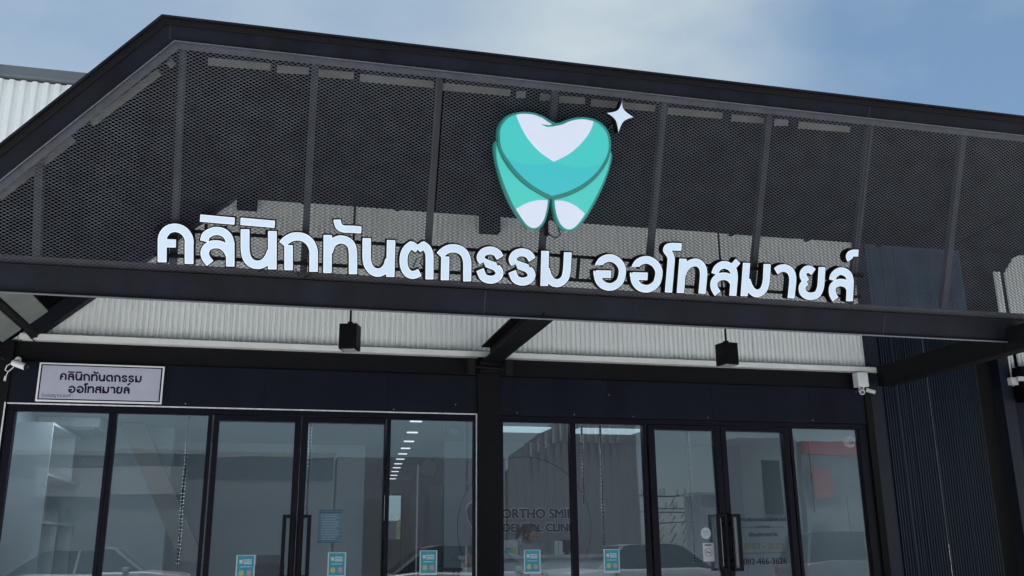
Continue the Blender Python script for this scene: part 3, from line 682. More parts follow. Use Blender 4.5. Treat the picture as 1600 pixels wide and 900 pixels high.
fill_curve('crown_top', [op([(272, 121), (300, 114), (372, 117), (432, 137), (475, 165), (500, 180)], [(500, 180), (480, 186), (425, 177)], [(425, 177), (465, 196), (500, 197), (530, 190), (572, 180), (628, 157), (700, 148), (768, 162)], [(768, 162), (745, 225), (690, 300), (610, 370), (513, 420)], [(513, 420), (420, 355), (345, 270), (300, 190), (272, 121)])], z + .0022, z + .0042, TOOTHW, logo)
fill_curve('emblem_bracket', [[S(740 + x / 4.089, 150 + y / 4.089, SOFF) for x, y in ((484, 650), (500, 650), (498, 900), (478, 900))]], .005, .03, BLK, logo)
MB().tube([(p_[0], p_[1], .04) for p_ in (S(850, 352, .04), S(858, 366, .04), S(868, 372, .04), S(876, 366, .04), S(872, 356, .04))], .005, 6).build('cable', BLK, logo)
MB().tube([(p_[0], p_[1], .03) for p_ in (S(948, 205, .03), S(955, 198, .03), S(962, 190, .03), S(966, 182, .03))], .004, 6).build('cable', mat('copper_cable', (.12, .09, .07), .5), logo)
stt = thing('star_emblem', 'small white four pointed star at the upper right of the tooth emblem', 'sign', tuple(W(0, 0, 0)), rot=SROT)
sq = [op([(950, 25), (962, 85), (1027, 136)], [(1027, 136), (960, 165), (925, 242)], [(925, 242), (905, 155), (845, 107)], [(845, 107), (920, 88), (950, 25)])]
fill_curve('star_casing', sq, .03, SOFF - .004, BLK, stt)
fill_curve('star_face', [inset(sq[0], .004)], SOFF - .0035, SOFF, LETTER, stt)

# ------------------------------------------------------------------ licence board
bd0 = thing('licence_board', 'white rectangular board with dark Thai lettering and black inner border above the left windows', 'sign', (-1.674, -.031, 3.01))
bx('board_panel', ALUW, bd0, -.557, .557, -.022, -.0, -.183, .183, bevel=.002)
bx('border', INKM, bd0, -.541, .541, -.0235, -.0222, -.168, .168)
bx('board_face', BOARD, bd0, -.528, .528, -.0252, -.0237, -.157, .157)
def add_board_line(idx, u0, u1, X0, X1, base_v, zb):
    k = (X1 - X0) / (u1 - u0)
    for i in idx:
        loops = [[(X0 + (p[0] - u0) * k, zb + (p[1] - base_v) * k) for p in l] for l in board_glyphs[i]]
        o = fill_curve('board_letter', loops, 0, .001, INKM, bd0); o.matrix_local = Matrix.Translation((0, -.0254, 0)) @ FRONT
add_board_line(range(0, 14), -.965, 2.275, -.365, .355, .13, .022)
add_board_line(range(14, 24), 2.44, 4.96, -.292, .262, .13, -.095)
text_mesh('board_small_text', 'ใบอนุญาตเลขที่ :', .042, .0003, INKM, bd0, at_front(-.505, -.0258, -.140), 'LEFT')

# ------------------------------------------------------------------ fittings on the outside
def bullet_cam(parent, p, d, r=.027, L=.10, hood=None):
    p = Vector(p); d = Vector(d).normalized()
    MB().tube([p - d * L * .5, p + d * L * .42], r, 14).build('camera_body', PLASW, parent, .002, )
    MB().tube([p + d * L * .42, p + d * L * .5], [r * 1.08, r * 1.08], 14).build('camera_hood', hood or PLASW, parent)
    MB().tube([p + d * L * .495, p + d * L * .505], [r * .82, r * .78], 14).build('lens', LENS, parent)
c1 = thing('security_camera', 'white bullet security camera with looped cable beside the licence board', 'camera', (-2.42, -.05, 3.16))
MB().tube([(-.0, 0, .05), (-.0, -.05, .03), (.02, -.10, .0)], .009, 8).build('bracket', PLASW, c1)
MB().tube([(0, .0, .05), (0, -.012, .05)], .028, 12).build('base_plate', PLASW, c1)
bullet_cam(c1, (.055, -.12, -.02), (.80, -.42, -.32), .031, .17, BLK)
MB().tube([(0, -.03, .04), (-.03, -.06, .01), (-.07, -.07, -.02), (-.085, -.06, -.06), (-.06, -.05, -.075), (-.02, -.05, -.03), (-.01, -.04, .03)], .005, 6).build('cable', PLASW, c1)
MB().tube([(-.06, -.05, -.075), (-.075, -.05, -.12)], .004, 6).build('cable', PLASW, c1)
MB().tube([(-.075, -.05, -.115), (-.078, -.05, -.16)], .010, 8).build('cable_plug', PLASW, c1)
c2 = thing('junction_box_cameras', 'white junction box with two small bullet cameras under the right end of the ledge', 'camera', (6.54, -.06, 3.30))
bx('junction_box', PLASW, c2, -.085, .055, -.10, .0, -.085, .085, bevel=.006)
MB().tube([(-.06, -.06, -.083), (-.065, -.09, -.12)], .009, 8).build('bracket', PLASW, c2)
bullet_cam(c2, (-.062, -.11, -.145), (-.35, -.8, -.35), .028, .09)
MB().tube([(.0, -.06, -.083), (.0, -.06, -.125)], .011, 8).build('bracket', PLASW, c2)
bullet_cam(c2, (.065, -.10, -.135), (.85, -.3, -.28), .023, .10)
c3 = thing('corner_fitting', 'black box fitting with white arm at the far right edge by the white ledge', 'lamp', (8.72, -.0, 3.36))
bx('arm', PLASW, c3, -.12, .6, -.24, -.20, -.02, .03, bevel=.004); bx('housing', BLK, c3, -.02, .6, -.19, -.04, -.26, .17, bevel=.01)
bx('frame', PLASW, c3, -.075, -.045, -.06, -.02, .031, .34)
# twin floodlights at the head of the middle column
fl0 = thing('twin_floodlight', 'pair of black cylindrical spotlights on a bar at the head of the middle column', 'lamp', (2.10, -.10, 3.29))
MB().tube([(-.17, -.03, 0), (.17, -.03, -.02)], .022, 10).build('cross_bar', STEELD, fl0); bx('mounting_plate', STEELD, fl0, -.10, .10, -.02, .029, -.06, .06)
for s in (-1, 1):
    h = MB().tube([(s * .20, -.07, .075), (s * .20, -.05, -.085)], .048, 16).build('lamp_body', STEELD, fl0, .004)
    MB().tube([(s * .20, -.05, -.0855), (s * .20, -.0495, -.088)], .04, 16).build('lamp_lens', LENS, h)
# hanging box lamps
def hang(x, y, zb, zt, rz, label):
    t_ = thing('hanging_box_lamp', label, 'lamp', (x, y, zb), 'black box lamps hanging from the canopy roof', (0, 0, rz))
    bx('lamp_box', BLK, t_, -.082, .082, -.082, .082, 0, zt - zb, bevel=.003)
    MB().tube([(0, 0, zt - zb), (0, 0, 5.0 - zb)], .011, 8).build('rod', STEELD, t_)
    bx('rod_collar', STEELD, t_, -.02, .02, -.02, .02, zt - zb, zt - zb + .03)
    bx('diffuser', PLASG, t_, -.06, .06, -.06, .06, -.003, 0)
p1 = Q(546, 547, -1.0); p2 = Q(1137, 571, -1.0)
hang(p1[0], -1.0, p1[2], p1[2] + .235, R(-19), 'black box lamp hanging left of the central soffit beam')
hang(p2[0], -1.0, p2[2] - .0, p2[2] + .225, R(8), 'black box lamp hanging right of the central soffit beam')

# ------------------------------------------------------------------ decals on the glass
def poster(px, py, label, i):
    p = Q(px, py, 0); t_ = thing('clinic_poster', label, 'poster', (p[0], GY - .004, p[2]), 'small turquoise posters stuck along the glass')
    w_, h_ = .175, .235
    bx('paper', POSTW, t_, -w_ / 2, w_ / 2, -.0010, 0, -h_, 0)
    bx('print', POSTT, t_, -.076, .076, -.0016, -.0012, -.215, -.006)
    L = text_mesh
    for k, (z_, a, b) in enumerate(((-.052, -.02, .055), (-.070, -.02, .055), (-.085, -.02, .055), (-.112, -.05, .05))): bx('print_line', POSTW, t_, a, b, -.0022, -.0018, z_, z_ + (.010 if k < 3 else .006))
    fill = fill_curve('tooth_print', [[(-.056, -.045), (-.028, -.045), (-.027, -.065), (-.034, -.085), (-.042, -.072), (-.05, -.085), (-.057, -.065)]], 0, .0004, POSTW, t_); fill.matrix_local = Matrix.Translation((0, -.0022, 0)) @ FRONT
    for cx_, mt_ in ((-.035, POSTY), (.035, POSTR)):
        lp_ = [(cx_ + .024 * math.cos(a), -.165 + .026 * math.sin(a)) for a in np.linspace(0, 6.283, 17)[:-1]]
        f_ = fill_curve('figure_print', [lp_], 0, .0004, mt_, t_); f_.matrix_local = Matrix.Translation((0, -.0024, 0)) @ FRONT
poster(384.5, 867, 'turquoise poster at the foot of the left door of the left pair', 1)
poster(527, 863, 'turquoise poster at the foot of the right door of the left pair', 2)
poster(670, 860, 'turquoise poster on the window just left of the middle column', 3)
poster(832, 859, 'turquoise poster on the window just right of the middle column', 4)
poster(956, 858, 'turquoise poster on the window beside the right pair of doors', 5)
nt_ = thing('wall_notice', 'dark blue notice sheet with ring binding on the right door of the left pair', 'notice', (.532, GY - .004, 1.684))
bx('paper', PAPER, nt_, -.117, .117, -.0012, 0, -.155, .155)
bx('header_strip', NAVY, nt_, -.117, .117, -.003, -.0014, .148, .156); bx('footer_strip', NAVY, nt_, -.117, .117, -.003, -.0014, -.157, -.150)
rr = random.Random(3)
for k in range(16):
    z_ = .105 - k * .0155; a = -.10 + rr.uniform(0, .02); b = .10 - rr.uniform(0, .05); bx('print_line', PAPERL, nt_, a, b, -.0022, -.0016, z_, z_ + .0045)
for k in range(8): bx('binding_hole', BLK, nt_, -.10 + k * .0275, -.09 + k * .0275, -.0024, -.0016, .126, .138)
rs = thing('round_sticker', 'round white sticker on glass left of the right door handles', 'sticker', (4.512, GY - .004, 1.592))
f_ = fill_curve('sticker_disc', [[(.058 * math.cos(a), .060 * math.sin(a)) for a in np.linspace(0, 6.283, 33)[:-1]]], 0, .001, POSTW, rs); f_.matrix_local = FRONT
for z_, a in ((.018, .03), (.012, .034), (-.006, .035), (-.026, .028)): bx('print_line', PAPERL, rs, -a, a, -.0022, -.0014, z_, z_ + .004)
ns = thing('no_smoking_sticker', 'white no smoking sticker with red crossed circle below the round sticker', 'sticker', (4.528, GY - .004, 1.395))
bx('paper', POSTW, ns, -.064, .064, -.001, 0, -.095, .095)
ring = [[(.045 * math.cos(a), .045 * math.sin(a)) for a in np.linspace(0, 6.283, 33)[:-1]], [(.036 * math.cos(a), .036 * math.sin(a)) for a in np.linspace(0, 6.283, 33)[:-1]]]
f_ = fill_curve('prohibition_ring', ring, 0, .0006, POSTR, ns); f_.matrix_local = Matrix.Translation((0, -.0016, 0)) @ FRONT
MB().bar((-.027, -.0024, .027), (.027, -.0024, -.027), .0006, .008, up=(1, 0, 1)).build('prohibition_bar', POSTR, ns)
bx('cigarette_print', BLK, ns, -.026, .026, -.0019, -.0013, -.005, .004); bx('print_line', INKM, ns, -.04, .04, -.002, -.0014, .068, .080)
hrs = thing('door_lettering', 'opening hours and telephone number lettering on the rightmost glass door', 'lettering', (5.19, GY - .004, 0))
def tx(s, size, z_, mt_, dx=0): text_mesh('lettering_line', s, size, .0004, mt_, hrs, at_front(dx, -.0006, z_))
tx('คลินิกทันตกรรมออโทสมายล์', .052, 1.715, INKM); tx('เวลาทำการ', .040, 1.642, INKM); tx('เปิดบริการทุกวัน', .055, 1.555, INKM)
tx('09.00', .088, 1.425, OLIVE, -.145); tx('-', .088, 1.425, OLIVE, .0); tx('20.00', .088, 1.425, OLIVE, .145); tx('082-466-3626', .092, 1.262, INKM)
for a, b, z_ in ((-.26, -.09, 1.650), (.09, .26, 1.650), (-.26, .26, 1.378)): bx('lettering_rule', INKM, hrs, a, b, -.001, -.0004, z_, z_ + .0035)
gl = thing('swirl_decal', 'thin white looped line decal at the top right of the last window', 'sticker', (6.37, GY - .004, 2.60))
for dx, r_ in ((-.02, .045), (.012, .055), (.025, .042)):
    MB().tube([(dx + r_ * math.cos(a), 0, r_ * 1.15 * math.sin(a)) for a in np.linspace(0, 6.1, 22)], .0022, 4).build('decal_line', PLASW, gl)

# ------------------------------------------------------------------ interior
def chain(px, y0, y1, label, two=True):
    a = Q(px, y0, .09); b = Q(px, y1, .09); x_ = a[0]; z1 = min(2.84, a[2]); z0_ = b[2]
    mb = MB()
    me_n = int((z1 - z0_) / .034)
    for s in ((-.011, .011) if two else (0,)):
        for k in range(me_n):
            z_ = z0_ + k * .034 + random.uniform(-.006, .006); c = Vector((x_ + s + math.sin(z_ * 9) * .003, .09 + .001 * s, z_)); n = len(mb.v); r_ = .0085
            mb.v += [tuple(c + Vector(d) * r_) for d in ((1, 0, 0), (0, 1, 0), (-1, 0, 0), (0, -1, 0), (0, 0, 1), (0, 0, -1))]
            for i in range(4): mb.f += [(n + i, n + (i + 1) % 4, n + 4), (n + (i + 1) % 4, n + i, n + 5)]
    t_ = thing('blind_chain', label, 'chain', (0, 0, 0), 'bead chains of roller blinds hanging behind the glass'); mb.build('beads', CHROME, t_)
    MB().bar((x_, .098, z0_ - .01), (x_, .098, z1), .022 if two else .008, .004, up=(0, 1, 0)).build('cord', BLK, t_)
chain(296, 650, 880, 'bead chain of the roller blind in the second window from the left')
chain(486, 662, 805, 'bead chain of the roller blind in the right door of the left pair')
chain(730, 658, 765, 'bead chain of the roller blind just left of the middle column')
chain(909, 665, 787, 'bead chain of the roller blind just right of the mullion in the ribbed reflection')
chain(938, 664, 850, 'longer bead chain in the window beside the right pair of doors')
chain(1074, 675, 880, 'bead chain of the roller blind in the left door of the right pair')
chain(1262, 675, 800, 'bead chain of the roller blind in the last window on the right', False)
# ceiling lamps: corridor row, room panels and hidden fill panels
CL = [(1.60, 2.03), (1.70, 3.06), (1.78, 4.0), (1.85, 4.85), (1.93, 5.75), (2.01, 6.65), (2.09, 7.5), (2.17, 8.4), (2.27, 9.4), (2.37, 10.4)]
lm = MB().box(-.065, .065, -.028, .028, -.012, 0).mesh('corridor_lamp', LAMPE)
o = link('corridor_lamp', lm)
ordn = ['nearest', 'second', 'third', 'fourth', 'fifth', 'sixth', 'seventh', 'eighth', 'ninth', 'farthest']
for k, (x_, y_) in enumerate([(1.49, .95)] + CL):
    ob = o if k == 0 else o.copy()
    if k: col.objects.link(ob)
    ob.location = (x_, y_, 2.849)
    tag(ob, ('slim ceiling lamp closest to the glass at the start of the corridor row' if k == 0 else 'slim ceiling lamp of the corridor row, %s beyond the first' % ordn[k - 1]), 'lamp', 'row of slim ceiling lamps in the corridor')
pm = MB().box(-.42, .42, -.24, .24, -.015, 0).mesh('lamp_or_fill_panel', mat('hidden_fill_glow', (.8, .8, .8), .5, emit=(.90, .97, 1), estr=2.5))  # fill panels hidden behind the top frame, added to brighten the room
pm2 = MB().box(-.42, .42, -.24, .24, -.015, 0).mesh('lamp_or_fill_panel', mat('dim_panel_glow', (.6, .65, .65), .5, emit=(.7, .9, .92), estr=.35))
for k, (x_, y_, lb) in enumerate(((-1.7, .42, 'added unseen behind the glass over the shelf unit'), (.2, .42, 'added unseen behind the left pair of doors'), (3.2, .42, 'added unseen behind the glass left of the reception desk'), (2.75, 1.5, 'just right of the middle column'), (3.95, 1.5, 'left of the right pair of doors'), (5.2, .42, 'added unseen in the right end of the room'))):
    ob = link('lamp_or_fill_panel', pm2 if y_ > 1 else pm); ob.location = (x_, y_, 2.849); tag(ob, 'rectangular white ceiling light panel ' + lb, 'lamp', 'ceiling light panels of the waiting room')
sh_ = thing('shelf_unit', 'tall white open shelf unit along the left wall behind the leftmost window', 'shelf', (-2.49, .42, .12))
bx('end_panel', SHELF, sh_, 0, .34, 0, .03, 0, 2.57, bevel=.002); bx('back_panel', SHELF, sh_, 0, .02, .031, 3.0, 0, 2.57)
for z_ in (0, .5, 1.05, 1.61, 2.06, 2.545): bx('shelf_board', SHELF, sh_, .021, .339, .031, 3.0, z_, z_ + .025)
for y_, z0_, z1_ in ((1.12, 2.086, 2.544), (2.27, 2.086, 2.544), (1.75, 1.636, 2.059), (.7, 1.076, 1.609), (1.45, 1.076, 1.609), (2.3, 1.076, 1.609), (2.97, .526, 2.544)):
    bx('divider', SHELF, sh_, .021, .335, y_, y_ + .025, z0_, z1_)
sb_ = thing('stair_stringer', 'slanting pale brown boxed beam inside behind the second window', 'beam', (0, 0, 0))
MB().prism([(-1.72, 1.6, 2.84), (-1.47, 1.6, 2.84), (-.72, 1.6, 1.35), (-.98, 1.6, 1.35)], (0, 1, 0), .12).build('beam_casing', mat('pale_brown_board', (.26, .25, .22), .7, 0, .05, 4), sb_)
ac = thing('air_conditioner', 'white ceiling air conditioner above the shelf unit behind the leftmost window', 'air conditioner', (-2.48, 1.2, 2.72))
bx('housing', PLASW, ac, 0, .62, 0, .75, 0.02, .128, bevel=.02); bx('vent_flap', PLASG, ac, .06, .56, .05, .70, .0, .019)
hx = thing('hexagon_sign', 'dark outlined hexagonal sign on a post inside the corridor', 'sign', (1.95, 2.9, 2.48))
hp = [(.13 * math.cos(R(60 * k)), .13 * math.sin(R(60 * k))) for k in range(6)]; hp2 = [(x_ * .9, y_ * .9) for x_, y_ in hp]
f_ = fill_curve('sign_rim', [hp, hp2], 0, .012, INKM, hx); f_.matrix_local = FRONT; f_ = fill_curve('sign_face', [hp2], 0, .004, IDARK, hx); f_.matrix_local = FRONT
MB().box(-.155, -.135, 0, .02, -2.36, .05).build('post', PLASW, hx)
cb = thing('dark_cabinet', 'tall dark cabinet along the right of the corridor', 'cabinet', (1.98, 3.0, .12))
bx('cabinet_body', IDARK, cb, .0, .17, .0, .5, 0, 2.15)
for z_ in (.7, 1.4): bx('cabinet_door', IDARK, cb, .004, .166, -.012, -.002, z_ - .69, z_ - .01)
clk = thing('wall_disc', 'small round dark ceiling speaker seen left of the middle column', 'speaker', (2.03, 1.6, 2.80))
MB().tube([(0, 0, -.03), (0, 0, .045)], [.07, .085], 20).build('speaker_body', PLASG, clk)
ys = thing('lime_flag_sign', 'lime yellow standing sign outside the far back door of the corridor', 'sign', (2.85, 12.6, 0))
f_ = fill_curve('sign_panel', [[(-.11, .3), (.11, .3), (.11, 1.95)] + [(.11 * math.cos(a), 1.95 + .14 * math.sin(a)) for a in np.linspace(0, math.pi, 9)[1:]]], 0, .02, LIME, ys); f_.matrix_local = FRONT
bx('base', BLK, ys, -.15, .15, -.12, .12, 0, .3)
fen = thing('rear_fence', 'dark board fence outside beyond the back door of the corridor', 'fence', (2.5, 15, 0))
for k in range(16): bx('fence_board', IDARK, fen, -2.4 + k * .3, -2.11 + k * .3, 0, .03, 0, 2.1)
# reception wall sign
ws = thing('reception_wall_sign', 'navy raised lettering ORTHO SMILE DENTAL CLINIC with white edges on the reception wall', 'sign', (3.455, 2.999, 0))
for s, size, z_, sx in (('ORTHO SMILE', .172, 1.835, 1.0), ('DENTAL CLINIC', .146, 1.66, 1.0)):
    xo = .045
    for nm, mt_, rad, y_, n_ in (('letter_halo', mat('white_letter_edge', (.85, .87, .9), .5), .016, -.012, 8), ('sign_letters', mat('dark_navy_letter', (.008, .022, .065), .5, spec=.1), .006, -.022, 6)):
        bmx = bmesh.new()
        for k in range(n_):
            tmp = text_mesh('tmp_text', s, size, .004, mt_, None, at_front(xo + rad * math.cos(2 * math.pi * k / n_), y_ + .0004 * k, z_ + rad * math.sin(2 * math.pi * k / n_)))
            bmx.from_mesh(tmp.data); md = tmp.data; bpy.data.objects.remove(tmp); bpy.data.meshes.remove(md)
        mw = bpy.data.meshes.new(nm); bmx.to_mesh(mw); bmx.free(); mw.materials.append(mt_); link(nm, mw, ws)
cxr, czr = 3.285, 1.72; rg = 0.93
ringo = MB().tube([(cxr - 3.455 + rg * math.cos(a), -.02, czr + rg * math.sin(a)) for a in np.linspace(0, 2 * math.pi, 73)], .0045, 6).build('ring_line', NAVY, ws)
f_ = fill_curve('emblem', [[(-.09, .16), (-.03, .19), (.03, .17), (.09, .19), (.13, .12), (.12, 0), (.07, -.14), (.02, -.02), (-.04, -.14), (-.10, -.02), (-.12, .09)]], 0, .01, NAVY, ws); f_.matrix_local = Matrix.Translation((2.60 - 3.455, -.02, 1.85)) @ FRONT
f_ = fill_curve('emblem_halo', [[(x_ * 1.12, y_ * 1.12) for x_, y_ in [(-.09, .16), (-.03, .19), (.03, .17), (.09, .19), (.13, .12), (.12, 0), (.07, -.14), (.02, -.02), (-.04, -.14), (-.10, -.02), (-.12, .09)]]], 0, .004, PLASW, ws); f_.matrix_local = Matrix.Translation((2.60 - 3.455, -.012, 1.85)) @ FRONT
f_ = fill_curve('small_star', [[(0, .06), (.012, .012), (.045, 0), (.012, -.012), (0, -.06), (-.012, -.012), (-.045, 0), (-.012, .012)]], 0, .008, NAVY, ws); f_.matrix_local = Matrix.Translation((2.935 - 3.455, -.012, 2.02)) @ FRONT
# reception desk
dk = thing('reception_desk', 'pale reception counter behind the windows right of the middle column', 'desk', (3.4, 1.9, .12))
bx('front_panel', SHELF, dk, -1.2, .75, 0, .03, 0, 1.20); bx('side_panel', SHELF, dk, .70, .75, .031, .7, 0, 1.20); bx('counter_top', mat('marble_top', (.5, .5, .52), .3, 0, .3, 9), dk, -1.25, .80, -.05, .36, 1.205, 1.245, bevel=.004)
bx('work_top', SHELF, dk, -1.2, .70, .37, .75, .72, .75)
def stand(name, label, cat, px, py, yw, zb=1.365):
    p = Q(px, py, yw); return thing(name, label, cat, (p[0], yw, zb))
g1 = stand('tissue_box', 'pale box with green and yellow print on the reception counter', 'box', 794, 860, 1.98)
bx('carton', POSTW, g1, -.11, .11, -.05, .05, 0, .18, bevel=.004); bx('green_print', POSTT, g1, -.05, .02, -.053, -.051, .03, .09); bx('yellow_print', POSTY, g1, .03, .09, -.053, -.051, .03, .09)
g2 = stand('sanitizer_bottle', 'clear pump bottle beside the printed box on the counter', 'bottle', 814, 860, 1.93)
MB().tube([(0, 0, 0), (0, 0, .13), (0, 0, .15)], [.03, .03, .012], 14).build('bottle_body', PLASG, g2); MB().tube([(0, 0, .15), (0, 0, .19)], .008, 8).build('pump_stem', PLASW, g2); MB().bar((0, 0, .19), (-.04, 0, .188), .015, .012).build('pump_head', PLASW, g2)
g3 = stand('binder_stack', 'upright pale binders on the right of the reception counter', 'binder', 871, 860, 1.98)
for k in range(2): bx('binder', POSTW, g3, -.055 + k * .055, -.005 + k * .055, -.06, .06, 0, .165, bevel=.003)
g4 = stand('desk_monitor', 'small dark monitor behind the binders on the counter', 'monitor', 887, 860, 2.12)
bx('screen', BLK, g4, -.09, .09, -.01, .02, .03, .18, bevel=.005); bx('stand', BLK, g4, -.02, .02, -.0, .05, 0, .029)
g5 = stand('sample_jar', 'small figure shaped red and white jar left of the middle column', 'jar', 732, 868, 1.2, 1.25)
MB().tube([(0, 0, 0), (0, 0, .05), (0, 0, .09), (0, 0, .13), (0, 0, .15)], [.045, .05, .035, .028, .005], 12).build('jar_body', POSTR, g5); MB().tube([(0, 0, .10), (0, 0, .155)], [.03, .012], 10).build('jar_lid', PLASG, g5)
kk = thing('console_table', 'slim dark console under the small jar left of the middle column', 'table', (1.83, 1.05, .12))
bx('table_top', IDARK, kk, -.18, .2, -.1, .3, 1.10, 1.129)
for sx_ in (-.16, .15):
    for sy_ in (-.08, .25): bx('leg', IDARK, kk, sx_, sx_ + .03, sy_, sy_ + .03, 0, 1.10)
eq = thing('printer', 'black box shaped printer behind the left door of the left pair', 'printer', (-.02, 1.0, .12))
bx('printer_body', BLK, eq, -.15, .15, -.15, .25, .85, 1.20, bevel=.01); bx('scanner_lid', IDARK, eq, -.14, .10, -.13, .23, 1.202, 1.29, bevel=.006); bx('cabinet', IDARK, eq, -.25, .25, -.18, .28, 0, .848)

# person standing behind the counter, head bowed, seen from the front left
per = thing('person', 'person with dark tied hair bent over behind the reception counter', 'person', (3.08, 2.32, .12))
def skin_body(name, nodes, edges, mt, parent, sub=2):
    me = bpy.data.meshes.new(name); me.from_pydata([n[0] for n in nodes], edges, []); me.materials.append(mt)
    o = link(name, me, parent); sk = o.modifiers.new('skin', 'SKIN'); sk.use_smooth_shade = True
    me.skin_vertices.new() if not me.skin_vertices else None
    for i, n in enumerate(nodes):
        r = n[1]; me.skin_vertices[0].data[i].radius = (r, r) if not isinstance(r, tuple) else r
    me.skin_vertices[0].data[0].use_root = True
    s = o.modifiers.new('subdivision', 'SUBSURF'); s.levels = sub; s.render_levels = sub
    return o
nodes = [((0, 0, .92), (.15, .11)), ((0, -.02, 1.10), (.14, .10)), ((0, -.05, 1.26), (.15, .10)), ((.02, -.09, 1.36), (.10, .08)), ((.03, -.12, 1.43), .048), ((.035, -.15, 1.48), .045),
         ((-.17, -.08, 1.33), .055), ((-.22, -.12, 1.12), .045), ((-.16, -.33, 1.02), .033), ((-.12, -.42, 1.04), .022),
         ((.20, -.08, 1.33), .055), ((.25, -.12, 1.12), .045), ((.18, -.33, 1.02), .033), ((.14, -.42, 1.04), .022),
         ((-.09, 0, .84), .095), ((-.09, -.02, .46), .062), ((-.09, .02, .08), .04), ((-.09, -.12, .03), .035),
         ((.09, 0, .84), .095), ((.09, -.02, .46), .062), ((.09, .02, .08), .04), ((.09, -.12, .03), .035)]
edges = [(0, 1), (1, 2), (2, 3), (3, 4), (4, 5), (3, 6), (6, 7), (7, 8), (8, 9), (3, 10), (10, 11), (11, 12), (12, 13), (0, 14), (14, 15), (15, 16), (16, 17), (0, 18), (18, 19), (19, 20), (20, 21)]
skin_body('body', nodes, edges, CLOTH, per)
for s in (-1, 1):          # hands with fingers
    hx_ = -.12 if s < 0 else .14
    hn = [((hx_, -.43, 1.04), .022), ((hx_ - s * .01, -.50, 1.035), (.036, .015))]; he = [(0, 1)]
    for k, (dx, L) in enumerate(((-.027, .062), (-.009, .072), (.010, .068), (.027, .052))):
        b_ = len(hn); hn += [((hx_ - s * .01 + dx, -.525, 1.035), .009), ((hx_ - s * .012 + dx, -.53 - L * .55, 1.03), .0085), ((hx_ - s * .015 + dx, -.53 - L * .9, 1.005), .007)]; he += [(1, b_), (b_, b_ + 1), (b_ + 1, b_ + 2)]
    b_ = len(hn); hn += [((hx_ - s * .045, -.49, 1.03), .010), ((hx_ - s * .06, -.525, 1.02), .008)]; he += [(1, b_), (b_, b_ + 1)]
    skin_body('hand', hn, he, SKIN, per, 1)
def head_mesh():
    bm = bmesh.new(); bmesh.ops.create_icosphere(bm, subdivisions=4, radius=1)
    for v in bm.verts:
        x, y, z = v.co; f = -y                                    # face looks along -y
        X = x * .073; Y = y * .092; Z = z * .112
        if z < 0: X *= 1 - .30 * (-z) ** 1.3; Y *= 1 - .10 * -z
        if f > .2 and z < -.1: Y -= .010 * (f - .2) * min(1, (-z - .1) * 2)          # chin and jaw
        n_ = math.exp(-((x / .16) ** 2 + ((z + .18) / .20) ** 2)); Y -= .026 * n_ * max(0, f)       # nose
        Y -= .008 * math.exp(-((x / .3) ** 2 + ((z + .52) / .09) ** 2)) * max(0, f)      # lips
        for sx in (-.36, .36): Y += .012 * math.exp(-(((x - sx) / .17) ** 2 + ((z - .06) / .12) ** 2)) * max(0, f)   # eye sockets
        Y -= .006 * math.exp(-(((z - .26) / .12) ** 2)) * max(0, f) * (1 if abs(x) < .6 else 0)
        v.co = (X, Y, Z)
    return bm
hm = bpy.data.meshes.new('head'); b_ = head_mesh(); b_.to_mesh(hm); b_.free(); hm.materials.append(SKIN); hm.shade_smooth()
hd = link('head', hm, per); hd.location = (.05, -.19, 1.50); hd.rotation_euler = (R(30), R(0), R(38))
bm = bmesh.new(); bmesh.ops.create_icosphere(bm, subdivisions=4, radius=1)
for v in list(bm.verts):
    x, y, z = v.co; w_ = 1 + .03 * math.sin(x * 21 + z * 5) + .02 * math.sin(y * 30)
    v.co = (x * .084 * w_, y * .104 * w_ + .010, z * .120 * w_ + .008)
bmesh.ops.delete(bm, geom=[v for v in bm.verts if (v.co.y < -.045 and v.co.z < .055 + .2 * abs(v.co.x)) or v.co.z < -.085], context='VERTS')
hm2 = bpy.data.meshes.new('hair'); bm.to_mesh(hm2); bm.free(); hm2.materials.append(HAIR); hm2.shade_smooth(); hr = link('hair', hm2, hd)
MB().tube([(0, .09, .03), (0, .13, .02), (-.01, .16, -.03), (-.02, .16, -.11), (-.02, .14, -.18)], [.03, .04, .038, .028, .008], 10).build('ponytail', HAIR, hd, smooth=True)
for s in (-1, 1):
    MB().tube([(s * .070, .005, -.02), (s * .080, .01, -.018), (s * .082, .012, -.018)], [.020, .022, .012], 10).build('ear', SKIN, hd, smooth=True)
    MB().tube([(s * .026, -.083, .006), (s * .026, -.088, .006)], [.011, .006], 8).build('eye', LENS, hd)

# ------------------------------------------------------------------ across the car park (seen in the glass)
ob1 = thing('shop_row', 'long low pale shop row across the road, reflected in the left windows', 'building', (0, -20, 0))
bx('wall', GREYB, ob1, -16, 1.6, -2.5, 0, 0, 4.12); bx('parapet', mat('grey_parapet', (.28, .31, .33), .7), ob1, -16.1, 1.62, -.1, .12, 4.121, 4.26)
for k in range(5): 
    s_ = bx('shutter', SHUT, ob1, -15.5 + k * 3.4, -12.7 + k * 3.4, .0, .05, 0, 2.7)
bx('signboard', MATS['grey_parapet'], ob1, -6.6, -2.6, .05, .12, 2.95, 3.75)
ob2 = thing('shop_gatehouse', 'white flat roofed shop with a framed opening, reflected in the left doors', 'building', (0, -20, 0))
bx('wall', GREYB, ob2, 1.7, 7.2, -1.5, 0, 0, 4.15); bx('shutter', SHUT, ob2, 2.0, 4.2, 0, .05, 0, 2.9); bx('shutter', SHUT, ob2, 4.6, 6.9, 0, .05, 0, 2.9)
ob3 = thing('ribbed_shed', 'ribbed metal shed with a raised gable, reflected in the middle windows', 'building', (0, -20, 0))
bx('wall', GREYB, ob3, 7.3, 11.6, -1, -.1, 0, 3.8)
